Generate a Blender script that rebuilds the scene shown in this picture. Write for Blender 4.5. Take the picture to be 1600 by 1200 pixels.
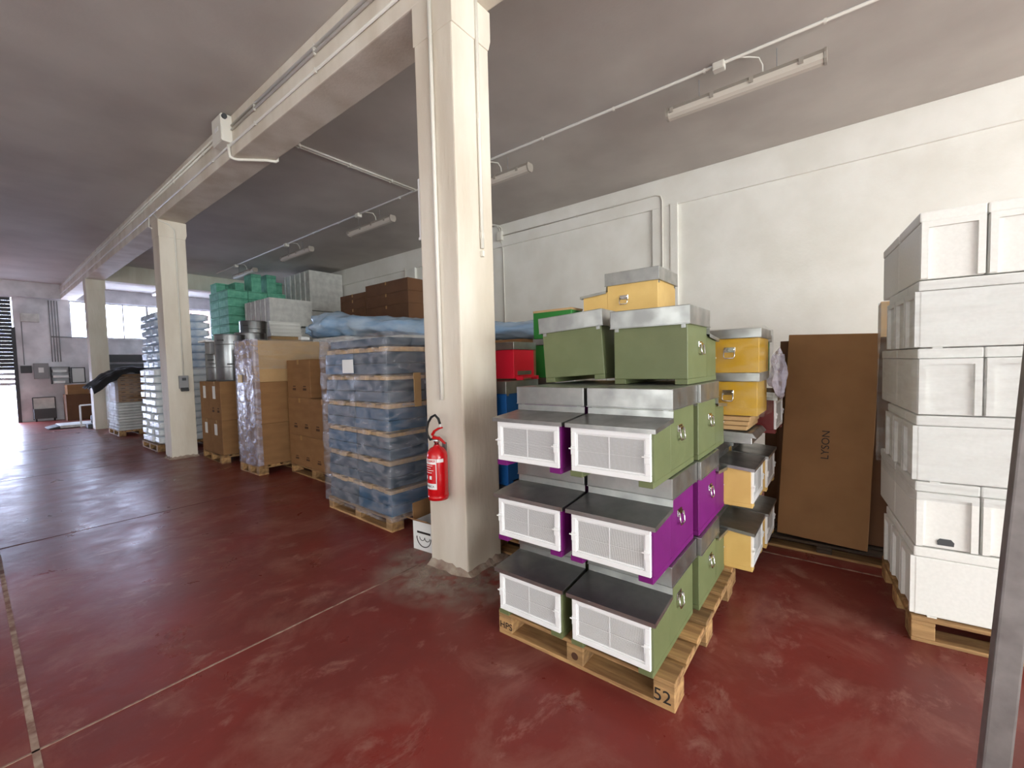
import bpy, bmesh, math, random
from mathutils import Matrix, Vector, noise
random.seed(7)
for o in list(bpy.data.objects): bpy.data.objects.remove(o)
S = bpy.context.scene
COL = S.collection

# ------------------------------------------------------------ camera
YAW, PITCH, ROLL, FPX, EYE = 0.9057, -0.0462, 0.0251, 669.27, 1.60
fw = Vector((math.sin(YAW)*math.cos(PITCH), math.cos(YAW)*math.cos(PITCH), math.sin(PITCH)))
rt0 = Vector((math.cos(YAW), -math.sin(YAW), 0)); dn0 = fw.cross(rt0)
rt = rt0*math.cos(ROLL) + dn0*math.sin(ROLL)
dn = -rt0*math.sin(ROLL) + dn0*math.cos(ROLL)
cam = bpy.data.cameras.new('camera'); camo = bpy.data.objects.new('camera', cam); COL.objects.link(camo)
cam.sensor_width = 36; cam.lens = FPX/1600*36; cam.clip_start = 0.05; cam.clip_end = 200
m = Matrix((( rt.x, -dn.x, -fw.x), (rt.y, -dn.y, -fw.y), (rt.z, -dn.z, -fw.z))).to_4x4()
m.translation = (0, 0, EYE); camo.matrix_world = m
S.camera = camo

# ------------------------------------------------------------ world, light, exposure
W = bpy.data.worlds.new('world'); S.world = W; W.use_nodes = True
bg = W.node_tree.nodes['Background']; bg.inputs[0].default_value = (0.64, 0.73, 1.0, 1); bg.inputs[1].default_value = 18.0
def area(name, loc, rot, sx, sy, power, color, portal=False):
    l = bpy.data.lights.new(name, 'AREA'); l.shape = 'RECTANGLE'; l.size = sx; l.size_y = sy; l.energy = power; l.color = color
    if portal: l.cycles.is_portal = True
    o = bpy.data.objects.new(name, l); COL.objects.link(o); o.location = loc; o.rotation_euler = rot; return o
R90 = math.pi/2
area('daylight_rear_doorway', (0.2, -9.15, 2.1), (R90, 0, 0), 11.0, 4.0, 880, (0.92, 0.98, 0.975))
area('added_fill_left', (-5.95, 0.5, 1.75), (R90, 0, -R90), 8.0, 3.3, 105, (0.93, 0.98, 0.98))  # added fill lamp, brightens the faces turned towards the aisle
area('portal_back_windows', (4.75, 22.75, 3.67), (-R90, 0, 0), 4.5, 1.37, 1, (1, 1, 1), True)
area('portal_back_door', (-0.7, 22.75, 0.65), (-R90, 0, 0), 3.6, 1.3, 1, (1, 1, 1), True)
vs = S.view_settings; vs.view_transform = 'Standard'; vs.look = 'None'; vs.gamma = 1; vs.use_curve_mapping = False
vs.exposure = 1.0

# ------------------------------------------------------------ materials
def lin(c):
    c = c/255.0
    return c/12.92 if c <= 0.04045 else ((c+0.055)/1.055)**2.4
def rgb(r, g, b): return (lin(r), lin(g), lin(b), 1)
MATS = {}
def mat(name, col, rough=0.6, metal=0.0, col2=None, scale=4.0, bump=0.0, bscale=60.0, spec=0.5, stretch=(1, 1, 1), rough2=None, detail=4, contrast=(0.35, 0.65), coat=0, rand=0.0):
    if name in MATS: return MATS[name]
    M = bpy.data.materials.new(name); M.use_nodes = True; MATS[name] = M
    nt = M.node_tree; n = nt.nodes; L = nt.links; b = n['Principled BSDF']
    b.inputs['Base Color'].default_value = col; b.inputs['Roughness'].default_value = rough
    b.inputs['Metallic'].default_value = metal; b.inputs['Specular IOR Level'].default_value = spec
    b.inputs['Coat Weight'].default_value = coat
    tc = n.new('ShaderNodeTexCoord'); mp = n.new('ShaderNodeMapping'); mp.inputs['Scale'].default_value = stretch
    L.new(tc.outputs['Object'], mp.inputs['Vector'])
    if col2 or rough2 is not None:
        t = n.new('ShaderNodeTexNoise'); t.inputs['Scale'].default_value = scale; t.inputs['Detail'].default_value = detail
        L.new(mp.outputs[0], t.inputs['Vector'])
        r = n.new('ShaderNodeMapRange'); r.inputs[1].default_value = contrast[0]; r.inputs[2].default_value = contrast[1]
        L.new(t.outputs['Fac'], r.inputs[0])
        if col2:
            mx = n.new('ShaderNodeMix'); mx.data_type = 'RGBA'; mx.inputs[6].default_value = col; mx.inputs[7].default_value = col2
            L.new(r.outputs[0], mx.inputs[0]); L.new(mx.outputs[2], b.inputs['Base Color'])
        if rough2 is not None:
            r2 = n.new('ShaderNodeMapRange'); r2.inputs[3].default_value = rough; r2.inputs[4].default_value = rough2
            L.new(r.outputs[0], r2.inputs[0]); L.new(r2.outputs[0], b.inputs['Roughness'])
    if rand:
        oi = n.new('ShaderNodeObjectInfo'); rr = n.new('ShaderNodeMapRange'); rr.inputs[3].default_value = 1-rand; rr.inputs[4].default_value = 1+rand*0.4
        L.new(oi.outputs['Random'], rr.inputs[0]); hs = n.new('ShaderNodeHueSaturation'); L.new(rr.outputs[0], hs.inputs['Value'])
        src = b.inputs['Base Color'].links[0].from_socket if b.inputs['Base Color'].links else None
        if src: L.new(src, hs.inputs['Color'])
        else: hs.inputs['Color'].default_value = col
        L.new(hs.outputs[0], b.inputs['Base Color'])
    if bump:
        t2 = n.new('ShaderNodeTexNoise'); t2.inputs['Scale'].default_value = bscale; t2.inputs['Detail'].default_value = 3
        L.new(mp.outputs[0], t2.inputs['Vector'])
        bp = n.new('ShaderNodeBump'); bp.inputs['Strength'].default_value = bump; bp.inputs['Distance'].default_value = 0.01
        L.new(t2.outputs['Fac'], bp.inputs['Height']); L.new(bp.outputs[0], b.inputs['Normal'])
    return M

mat('plaster', rgb(240, 238, 231), 0.75, col2=rgb(230, 227, 218), scale=1.6, bump=0.25, bscale=25)
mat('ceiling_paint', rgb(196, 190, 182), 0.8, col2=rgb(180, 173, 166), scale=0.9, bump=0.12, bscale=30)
mat('column_paint', rgb(224, 216, 202), 0.7, col2=rgb(206, 195, 178), scale=3.0, bump=0.3, bscale=35, stretch=(1, 1, 0.25))
mat('back_plaster', rgb(232, 230, 234), 0.7, col2=rgb(196, 194, 198), scale=1.8, bump=0.2, bscale=25)
mat('white_plastic', rgb(238, 238, 238), 0.35)
mat('grille', rgb(214, 214, 214), 0.45)
mat('net_back', rgb(88, 86, 86), 0.8)
mat('eps', rgb(232, 231, 226), 0.8, col2=rgb(227, 226, 221), scale=60, bump=0.04, bscale=260)
mat('eps_back', rgb(222, 221, 216), 0.8, rand=0.12, col2=rgb(200, 199, 195), scale=6)
mat('green_foam', rgb(124, 200, 170), 0.75, rand=0.25, col2=rgb(98, 176, 146), scale=8)
mat('galvanised', rgb(176, 177, 174), 0.28, 0.95, col2=rgb(156, 157, 155), scale=9, rough2=0.42, bump=0.06, bscale=14, detail=6)
mat('steel_drum', rgb(150, 153, 155), 0.28, 0.9, col2=rgb(122, 125, 127), scale=3, bump=0.05, bscale=6)
mat('chrome', rgb(215, 215, 215), 0.12, 1.0)
mat('dark_steel', rgb(132, 126, 124), 0.5, 0.4, col2=rgb(112, 106, 104), scale=14)
mat('wood', rgb(188, 148, 98), 0.75, col2=rgb(138, 101, 64), rand=0.42, scale=5, stretch=(5, 0.7, 5), bump=0.25, bscale=30)
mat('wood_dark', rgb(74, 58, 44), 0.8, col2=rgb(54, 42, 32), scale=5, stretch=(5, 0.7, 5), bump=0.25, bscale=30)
mat('cardboard', rgb(146, 106, 66), 0.8, rand=0.12, col2=rgb(134, 96, 58), scale=3, bump=0.05, bscale=40, stretch=(1, 1, 3))
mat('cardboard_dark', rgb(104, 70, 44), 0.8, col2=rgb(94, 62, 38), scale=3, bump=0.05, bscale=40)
mat('cardboard_light', rgb(184, 150, 106), 0.8, col2=rgb(170, 136, 92), scale=3, bump=0.05, bscale=40)
mat('tape', rgb(176, 138, 92), 0.25)
mat('paper', rgb(228, 228, 226), 0.6)
mat('ink', rgb(34, 26, 22), 0.7)
mat('ink_brown', rgb(74, 44, 24), 0.75)
mat('khaki', rgb(106, 114, 76), 0.5, col2=rgb(98, 106, 69), scale=5, bump=0.06, bscale=80)
mat('purple', rgb(112, 20, 106), 0.55, col2=rgb(102, 16, 96), spec=0.3, scale=5, bump=0.06, bscale=80)
mat('pale_yellow', rgb(226, 190, 116), 0.5, col2=rgb(216, 178, 104), scale=5, bump=0.06, bscale=80)
mat('bright_yellow', rgb(208, 160, 6), 0.45, col2=rgb(196, 148, 4), scale=5, bump=0.06, bscale=80)
mat('red_paint', rgb(226, 24, 54), 0.45, bump=0.05, bscale=80)
mat('dark_red', rgb(104, 22, 20), 0.5)
mat('green_paint', rgb(44, 126, 50), 0.5, bump=0.05, bscale=80)
mat('blue_paint', rgb(24, 96, 168), 0.5)
mat('extinguisher_red', rgb(196, 10, 20), 0.25, coat=0.4)
mat('black_rubber', rgb(20, 20, 20), 0.5)
mat('black_fabric', rgb(22, 23, 25), 0.85, bump=0.4, bscale=12)
mat('blue_bag', rgb(196, 220, 242), 0.22, col2=rgb(150, 188, 226), scale=3, bump=0.5, bscale=9, stretch=(2, 0.5, 2))
mat('white_sack', rgb(226, 232, 236), 0.4, bump=0.5, bscale=14)
mat('blue_sack', rgb(176, 198, 224), 0.3, col2=rgb(228, 236, 246), scale=5, bump=0.5, bscale=14)
mat('crate_blue', rgb(52, 92, 124), 0.5, col2=rgb(44, 78, 106), scale=4)
mat('crate_grey', rgb(78, 92, 104), 0.5, rand=0.3, col2=rgb(60, 78, 94), scale=4)
mat('pale_wood', rgb(214, 178, 132), 0.7, rand=0.3, col2=rgb(196, 158, 112), scale=6, stretch=(4, 0.8, 4))
mat('shutter', rgb(70, 72, 76), 0.6, 0.3)
mat('shutter_light', rgb(200, 205, 212), 0.5)
mat('grey_box', rgb(138, 138, 140), 0.5)
mat('dark_grey', rgb(70, 72, 74), 0.6)
mat('lamp_body', rgb(160, 152, 142), 0.5)
mat('lamp_diffuser', rgb(206, 198, 186), 0.35)
mat('pipe', rgb(222, 218, 208), 0.5)
mat('mortar', rgb(170, 156, 140), 0.9, col2=rgb(128, 100, 90), scale=9, bump=0.6, bscale=30)
mat('joint', rgb(172, 150, 134), 0.8, col2=rgb(120, 84, 74), scale=14)
mat('joint_dark', rgb(96, 50, 46), 0.8)
mat('brick_outside', rgb(206, 150, 136), 0.8)
mat('asphalt', rgb(150, 148, 146), 0.9)
mat('yellow_tag', rgb(206, 166, 60), 0.5)
mat('window_paint', rgb(190, 186, 184), 0.5)

def floor_material():
    M = bpy.data.materials.new('red_resin_floor'); M.use_nodes = True; MATS['floor'] = M
    nt = M.node_tree; n = nt.nodes; L = nt.links; b = n['Principled BSDF']
    tc = n.new('ShaderNodeTexCoord')
    def nz(scale, det, lo, hi, rough=0.55, dist=0.0, st=(1, 1, 1)):
        mp = n.new('ShaderNodeMapping'); mp.inputs['Scale'].default_value = st; L.new(tc.outputs['Object'], mp.inputs[0])
        t = n.new('ShaderNodeTexNoise'); t.inputs['Scale'].default_value = scale; t.inputs['Detail'].default_value = det
        t.inputs['Roughness'].default_value = rough; t.inputs['Distortion'].default_value = dist; L.new(mp.outputs[0], t.inputs['Vector'])
        r = n.new('ShaderNodeMapRange'); r.inputs[1].default_value = lo; r.inputs[2].default_value = hi; L.new(t.outputs['Fac'], r.inputs[0]); return r.outputs[0]
    def mix(f, a, c):
        mx = n.new('ShaderNodeMix'); mx.data_type = 'RGBA'; L.new(f, mx.inputs[0])
        for i, v in ((6, a), (7, c)):
            if isinstance(v, tuple): mx.inputs[i].default_value = v
            else: L.new(v, mx.inputs[i])
        return mx.outputs[2]
    c = mix(nz(1.1, 6, 0.35, 0.68), rgb(128, 52, 46), rgb(110, 54, 49))
    c = mix(nz(1.7, 10, 0.50, 0.72, 0.68, 0.5), c, rgb(142, 92, 82))
    c = mix(nz(4.2, 10, 0.56, 0.70, 0.7, 0.4, (0.8, 1.2, 1)), c, rgb(150, 104, 94))
    L.new(c, b.inputs['Base Color'])
    r = n.new('ShaderNodeMapRange'); r.inputs[3].default_value = 0.27; r.inputs[4].default_value = 0.45
    L.new(nz(2.4, 8, 0.35, 0.7, 0.65, 0.5), r.inputs[0]); L.new(r.outputs[0], b.inputs['Roughness'])
    t = n.new('ShaderNodeTexNoise'); t.inputs['Scale'].default_value = 7; t.inputs['Detail'].default_value = 6; L.new(tc.outputs['Object'], t.inputs['Vector'])
    bp = n.new('ShaderNodeBump'); bp.inputs['Strength'].default_value = 0.12; bp.inputs['Distance'].default_value = 0.02
    L.new(t.outputs['Fac'], bp.inputs['Height']); L.new(bp.outputs[0], b.inputs['Normal'])
    b.inputs['Specular IOR Level'].default_value = 0.28
floor_material()

def film_material(name, tint, lo, hi, stretch, scale=6):
    M = bpy.data.materials.new(name); M.use_nodes = True; MATS[name] = M
    nt = M.node_tree; n = nt.nodes; L = nt.links; n.remove(n['Principled BSDF']); out = n['Material Output']
    tr = n.new('ShaderNodeBsdfTransparent'); tr.inputs[0].default_value = (0.93, 0.94, 0.95, 1)
    pr = n.new('ShaderNodeBsdfPrincipled'); pr.inputs['Base Color'].default_value = tint; pr.inputs['Roughness'].default_value = 0.16
    mx = n.new('ShaderNodeMixShader'); tc = n.new('ShaderNodeTexCoord'); mp = n.new('ShaderNodeMapping'); mp.inputs['Scale'].default_value = stretch
    L.new(tc.outputs['Object'], mp.inputs[0])
    t = n.new('ShaderNodeTexNoise'); t.inputs['Scale'].default_value = scale; t.inputs['Detail'].default_value = 5; t.inputs['Distortion'].default_value = 0.7
    L.new(mp.outputs[0], t.inputs['Vector'])
    r = n.new('ShaderNodeMapRange'); r.inputs[1].default_value = 0.35; r.inputs[2].default_value = 0.72; r.inputs[3].default_value = lo; r.inputs[4].default_value = hi
    L.new(t.outputs['Fac'], r.inputs[0]); L.new(r.outputs[0], mx.inputs[0]); L.new(tr.outputs[0], mx.inputs[1]); L.new(pr.outputs[0], mx.inputs[2])
    bp = n.new('ShaderNodeBump'); bp.inputs['Strength'].default_value = 0.9; bp.inputs['Distance'].default_value = 0.02
    L.new(t.outputs['Fac'], bp.inputs['Height']); L.new(bp.outputs[0], pr.inputs['Normal']); L.new(mx.outputs[0], out.inputs[0])
film_material('film', rgb(200, 200, 208), 0.05, 0.42, (1, 1, 2.5))
film_material('film_light', rgb(226, 224, 220), 0.03, 0.22, (0.6, 0.6, 3.5), 5)
film_material('film_thick', rgb(190, 184, 200), 0.25, 0.7, (1, 1, 1.6), 7)
film_material('film_clear', rgb(226, 214, 190), 0.0, 0.16, (1, 1, 2), 7)
film_material('pane_glass', rgb(240, 245, 250), 0.04, 0.07, (1, 1, 1), 1)

# ------------------------------------------------------------ mesh helpers
class MB:
    def __init__(s): s.v = []; s.f = []
    def box(s, x0, x1, y0, y1, z0, z1):
        k = len(s.v); s.v += [(x, y, z) for z in (z0, z1) for y in (y0, y1) for x in (x0, x1)]
        s.f += [tuple(k+i for i in q) for q in ((0, 2, 3, 1), (4, 5, 7, 6), (0, 1, 5, 4), (2, 6, 7, 3), (0, 4, 6, 2), (1, 3, 7, 5))]; return s
    def poly(s, prof, axis, a, b):
        # prism: 2d profile extruded along an axis ('x','y','z') from a to b
        n = len(prof); k = len(s.v)
        def P(u, w, t): return {'x': (t, u, w), 'y': (u, t, w), 'z': (u, w, t)}[axis]
        s.v += [P(u, w, a) for u, w in prof] + [P(u, w, b) for u, w in prof]
        s.f += [tuple(k+i for i in range(n))[::-1], tuple(k+n+i for i in range(n))]
        for i in range(n):
            j = (i+1) % n; s.f.append((k+i, k+j, k+n+j, k+n+i))
        return s
    def lathe(s, prof, n=24, c=(0, 0)):
        k = len(s.v)
        for r, z in prof:
            for i in range(n):
                a = 2*math.pi*i/n; s.v.append((c[0]+r*math.cos(a), c[1]+r*math.sin(a), z))
        for j in range(len(prof)-1):
            for i in range(n):
                i2 = (i+1) % n; s.f.append((k+j*n+i, k+j*n+i2, k+(j+1)*n+i2, k+(j+1)*n+i))
        s.f.append(tuple(k+i for i in range(n))[::-1]); s.f.append(tuple(k+(len(prof)-1)*n+i for i in range(n))); return s
    def tube(s, pts, r, n=8):
        pts = [Vector(p) for p in pts]; k = len(s.v); up = None
        for i, p in enumerate(pts):
            d = (pts[min(i+1, len(pts)-1)] - pts[max(i-1, 0)]).normalized()
            if up is None: up = d.orthogonal().normalized()
            up = (up - d*up.dot(d)).normalized(); w = d.cross(up)
            for q in range(n):
                a = 2*math.pi*q/n; s.v.append(tuple(p + (up*math.cos(a) + w*math.sin(a))*r))
        for i in range(len(pts)-1):
            for q in range(n):
                q2 = (q+1) % n; s.f.append((k+i*n+q, k+i*n+q2, k+(i+1)*n+q2, k+(i+1)*n+q))
        s.f.append(tuple(k+q for q in range(n))[::-1]); s.f.append(tuple(k+(len(pts)-1)*n+q for q in range(n))); return s
    def mesh(s, name='m', bevel=0.0, smooth=False, seg=2):
        me = bpy.data.meshes.new(name); me.from_pydata(s.v, [], s.f); me.update()
        bm = bmesh.new(); bm.from_mesh(me); bmesh.ops.recalc_face_normals(bm, faces=bm.faces)
        if bevel: bmesh.ops.bevel(bm, geom=list(bm.edges), offset=bevel, segments=seg, profile=0.6, affect='EDGES')
        if smooth:
            for f in bm.faces: f.smooth = len(f.verts) <= 4
        bm.to_mesh(me); bm.free(); return me
def obj(name, me, mt, parent=None, loc=(0, 0, 0), rot=(0, 0, 0), label=None):
    if isinstance(me, MB): me = me.mesh(name)
    if mt and not me.materials: me.materials.append(MATS[mt])
    o = bpy.data.objects.new(name, me); COL.objects.link(o); o.location = loc; o.rotation_euler = rot
    if parent: o.parent = parent
    if label: o['label'] = label
    return o
def tag(o, label, cat, group=None, kind=None):
    o['label'] = label; o['category'] = cat
    if group: o['group'] = group
    if kind: o['kind'] = kind
    return o
def thing(name, label, cat, loc=(0, 0, 0), rot=(0, 0, 0), group=None):
    o = bpy.data.objects.new(name, None); COL.objects.link(o); o.location = loc; o.rotation_euler = rot; o.empty_display_size = 0.1
    return tag(o, label, cat, group)
def struct(name, me, mt, label=None, parent=None):
    o = obj(name, me, mt, parent)
    if not parent: o['kind'] = 'structure'; o['category'] = name.split('_')[0]
    if label: o['label'] = label
    return o
CACHE = {}
def cached(key, fn):
    if key not in CACHE: CACHE[key] = fn()
    return CACHE[key]
def textmesh(s, size):
    c = bpy.data.curves.new('t', 'FONT'); c.body = s; c.size = size; c.align_x = 'CENTER'; c.align_y = 'CENTER'; c.extrude = 0.0006
    o = bpy.data.objects.new('t', c); COL.objects.link(o); bpy.context.view_layer.update()
    me = bpy.data.meshes.new_from_object(o.evaluated_get(bpy.context.evaluated_depsgraph_get()))
    bpy.data.objects.remove(o); return me
def arc(c, r, a0, a1, n, plane='yz'):
    return [(c[0], c[1]+r*math.cos(a0+(a1-a0)*i/n), c[2]+r*math.sin(a0+(a1-a0)*i/n)) for i in range(n+1)]

# ------------------------------------------------------------ the building
CEIL = 4.87; XW = 7.97; YB = 22.6; XL = -6.0; YR = -9.2; BX0, BX1, BZ = 2.27, 2.67, 4.36
struct('floor', MB().box(XL, XW, YR, YB, -0.2, 0), 'floor', 'dark red resin concrete floor with worn pale patches')
fl = bpy.data.objects['floor']
def joint(x0, x1, y0, y1, mt='joint'): obj('floor_joint', MB().box(x0, x1, y0, y1, -0.01, 0.0015), mt, fl)
joint(0.092, 0.116, YR, 22); joint(3.99, 4.008, YR, 22)
joint(XL, XW, 2.709, 2.722); joint(XL, XW, -1.2, -1.19)
for y in (6.2, 10.2, 13.9, 17.7): joint(XL, XW, y, y+0.014, 'joint_dark')
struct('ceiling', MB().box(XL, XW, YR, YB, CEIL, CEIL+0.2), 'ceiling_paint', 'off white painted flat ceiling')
struct('wall_right', MB().box(XW, XW+0.25, YR, YB, 0, CEIL), 'plaster', 'white plastered wall behind the boxes')
wr = bpy.data.objects['wall_right']
obj('ring_beam', MB().box(XW-0.05, XW, YR, YB, 4.36, CEIL).mesh(bevel=0.008), 'plaster', wr)
for y in (-4.9, 2.39, 9.55, 16.8):
    obj('pilaster', MB().box(XW-0.05, XW, y, y+0.46, 0, 4.36).mesh(bevel=0.008), 'plaster', wr)
    obj('pilaster_rib', MB().box(XW-0.07, XW-0.05, y+0.0, y+0.13, 0, 4.38).mesh(bevel=0.006), 'plaster', wr)
struct('wall_left', MB().box(XL-0.25, XL, YR, -3.6, 0, CEIL).box(XL-0.25, XL, 4.6, YB, 0, CEIL).box(XL-0.25, XL, -3.6, 4.6, 3.5, CEIL).box(XL-3.2, XL-3, -3.8, 4.8, 0, 3.6).box(XL-3, XL-0.25, -3.8, -3.6, 0, 3.6).box(XL-3, XL-0.25, 4.6, 4.8, 0, 3.6).box(XL-3, XL-0.25, -3.6, 4.6, 3.5, 3.7).box(XL-3, XL-0.25, -3.6, 4.6, -0.2, 0), 'plaster', 'white plastered wall of the open aisle side')  # opening and closed bay added out of view to house the left fill lamp
struct('wall_rear', MB().box(XL, -5.4, YR-0.25, YR, 0, CEIL).box(5.8, XW, YR-0.25, YR, 0, CEIL).box(-5.4, 5.8, YR-0.25, YR, 4.2, CEIL), 'plaster', 'white plastered wall with a wide loading doorway')
struct('wall_sky_blocker', MB().box(XL, XW, YR-5.2, YR-5, -0.2, CEIL+0.2).box(XL-0.2, XL, YR-5, YR-0.25, -0.2, CEIL+0.2).box(XW, XW+0.2, YR-5, YR-0.25, -0.2, CEIL+0.2).box(XL, XW, YR-5, YR-0.25, CEIL, CEIL+0.2).box(XL, XW, YR-5, YR-0.25, -0.2, 0), 'plaster', 'added closed shell outside the wide doorway, blocking the sky')  # unseen closed box, added to keep sky light out of the rear doorway
# back wall with roller door and window openings
DX0, DX1, DZ = -2.5, 1.12, 4.32; WX0, WX1, WZ0, WZ1 = 2.5, 7.0, 2.98, 4.36
struct('wall_back', MB().box(XL, DX0, YB, YB+0.3, 0, CEIL).box(DX0, DX1, YB, YB+0.3, DZ, CEIL).box(DX1, WX0, YB, YB+0.3, 0, CEIL)
       .box(WX0, WX1, YB, YB+0.3, 0, WZ0).box(WX0, WX1, YB, YB+0.3, WZ1, CEIL).box(WX1, XW, YB, YB+0.3, 0, CEIL), 'back_plaster', 'grimy white wall with roller door and high windows')
wb = bpy.data.objects['wall_back']
obj('header_beam', MB().box(XL, BX0, YB-0.25, YB, 4.34, CEIL), 'back_plaster', wb)
d = bpy.data.objects.new('door_1', None); COL.objects.link(d); d['kind'] = 'structure'; d['label'] = 'dark grey roller shutter half open on bright daylight'; d['category'] = 'door'
slat = MB().poly([(YB+0.06, 0), (YB+0.02, 0.03), (YB+0.02, 0.1), (YB+0.06, 0.125), (YB+0.08, 0.06)], 'x', DX0+0.04, DX1-0.03).mesh('slat')
z = 1.82; k = 0
while z < 4.28: obj('slat', slat, 'shutter', d, (0, 0, z)); z += 0.126
slat2 = MB().box(DX0+0.04, DX1-0.03, YB+0.03, YB+0.06, 0, 0.1).mesh('slat')
for z in (1.30, 1.47, 1.64): obj('slat', slat2, 'shutter_light', d, (0, 0, z))
for x in (DX0, DX1-0.06): obj('guide_rail', MB().box(x, x+0.09, YB-0.05, YB+0.09, 0, 3.3 if x > 0 else DZ), 'shutter', d)
for i, (a, b) in enumerate(((2.5, 4.75), (4.75, 7.0))):
    w = bpy.data.objects.new('window_%d' % (i+1), None); COL.objects.link(w); w['kind'] = 'structure'; w['label'] = 'high window with thin mullions blown out by daylight'; w['category'] = 'window'
    for z in (WZ0, WZ1-0.05): obj('window_rail', MB().box(a, b, YB+0.1, YB+0.16, z, z+0.05), 'window_paint', w)
    for j in range(4):
        x = a + (b-a)*j/3; x = min(max(x, a+0.02), b-0.02)
        obj('mullion', MB().box(x-0.02, x+0.02, YB+0.1, YB+0.16, WZ0+0.05, WZ1-0.05), 'window_paint', w)
    for j in range(3):
        x0 = a+(b-a)*j/3+0.025; x1 = a+(b-a)*(j+1)/3-0.025
        obj('pane', MB().box(x0, x1, YB+0.125, YB+0.131, WZ0+0.05, WZ1-0.05), 'pane_glass', w)
    obj('window_sill', MB().box(a, b, YB-0.06, YB+0.1, WZ0-0.05, WZ0), 'back_plaster', w)
struct('trim_1', MB().box(XL, XW, YB+0.3, YB+14, -0.25, -0.02), 'asphalt', 'bright paving outside the roller door')
t = thing('apartment_building', 'pale brick building seen through the high window', 'building', (9.5, 31, 0))
obj('facade', MB().box(-1.6, 3.0, 0, 3, -0.02, 9), 'brick_outside', t)
for z in (3.2, 5.6):
    for x in (-1.0, 0.4): obj('window_opening', MB().box(x, x+0.8, -0.04, 0.0, z, z+1.4), 'window_paint', t)
# beams and columns
struct('beam', MB().box(BX0, BX1, YR, YB, BZ, CEIL).mesh(bevel=0.012), 'column_paint', 'long white concrete beam over the row of columns')
struct('beam', MB().box(BX1, XW, 17.25, 17.65, BZ, CEIL).mesh(bevel=0.012), 'column_paint', 'white cross beam joining the far column to the wall')
def column(y0, lab):
    c = struct('column', MB().box(BX0, BX1, y0, y0+0.41, 0, BZ).mesh(bevel=0.014), 'column_paint', lab)
    obj('capital', MB().poly([(BX0-0.004, BZ), (BX1+0.02, BZ), (BX1+0.02, BZ-0.22), (BX1-0.005, BZ-0.3), (BX0-0.004, BZ-0.3)], 'y', y0-0.01, y0+0.42).mesh(bevel=0.006), 'column_paint', c)
    return c
column(-5.1, 'white column behind the viewer')
c1 = column(2.25, 'white concrete column carrying the fire extinguisher')
c2 = column(9.75, 'white concrete column with a socket box beside the steel drums')
c3 = column(17.25, 'white concrete column beside the black tarpaulin stack')
# mortar fillet at the foot of the near column
def fillet(par, x0, x1, y0, y1):
    v = []; f = []; n = 10
    loop = [(x0+(x1-x0)*i/n, y0, 0, -1) for i in range(n)] + [(x1, y0+(y1-y0)*i/n, 1, 0) for i in range(n)] + [(x1-(x1-x0)*i/n, y1, 0, 1) for i in range(n)] + [(x0, y1-(y1-y0)*i/n, -1, 0) for i in range(n)]
    for (x, y, nx, ny) in loop:
        w = 0.03+0.025*random.random(); h = 0.03+0.03*random.random()
        v += [(x+nx*0.001, y+ny*0.001, h), (x+nx*w*0.45, y+ny*w*0.45, h*0.4), (x+nx*w, y+ny*w, 0.001)]
    L = len(loop)
    for i in range(L):
        j = (i+1) % L
        for q in (0, 1): f.append((3*i+q, 3*i+q+1, 3*j+q+1, 3*j+q))
    m_ = MB(); m_.v = v; m_.f = f; obj('mortar_fillet', m_, 'mortar', par)
def dust(x, y, rad, label):
    M = bpy.data.materials.new('floor_dust'); M.use_nodes = True; MATS['dust'] = M; nt = M.node_tree; n = nt.nodes; L = nt.links
    tr = n.new('ShaderNodeBsdfTransparent'); mx = n.new('ShaderNodeMixShader'); pb = n['Principled BSDF']; pb.inputs['Base Color'].default_value = rgb(176, 158, 144); pb.inputs['Roughness'].default_value = 0.85
    tc = n.new('ShaderNodeTexCoord'); ln = n.new('ShaderNodeVectorMath'); ln.operation = 'LENGTH'; L.new(tc.outputs['Object'], ln.inputs[0])
    f1 = n.new('ShaderNodeMapRange'); f1.inputs[1].default_value = rad*0.45; f1.inputs[2].default_value = rad; f1.inputs[3].default_value = 0.9; f1.inputs[4].default_value = 0.0; L.new(ln.outputs['Value'], f1.inputs[0])
    t = n.new('ShaderNodeTexNoise'); t.inputs['Scale'].default_value = 5; t.inputs['Detail'].default_value = 9; t.inputs['Roughness'].default_value = 0.65; L.new(tc.outputs['Object'], t.inputs['Vector'])
    f2 = n.new('ShaderNodeMapRange'); f2.inputs[1].default_value = 0.38; f2.inputs[2].default_value = 0.66; L.new(t.outputs['Fac'], f2.inputs[0])
    mu = n.new('ShaderNodeMath'); mu.operation = 'MULTIPLY'; L.new(f1.outputs[0], mu.inputs[0]); L.new(f2.outputs[0], mu.inputs[1])
    L.new(mu.outputs[0], mx.inputs[0]); L.new(tr.outputs[0], mx.inputs[1]); L.new(pb.outputs[0], mx.inputs[2]); L.new(mx.outputs[0], n['Material Output'].inputs[0])
    obj('mortar_dust', MB().lathe([(rad, 0.0), (rad, 0.0012)], 28).mesh(), 'dust', fl, (x, y, 0.0003), label=label)
dust(2.44, 2.45, 0.75, 'pale mortar dust on the floor around the column foot')
fillet(c1, BX0, BX1, 2.25, 2.66); fillet(c2, BX0, BX1, 9.75, 10.16)

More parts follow.
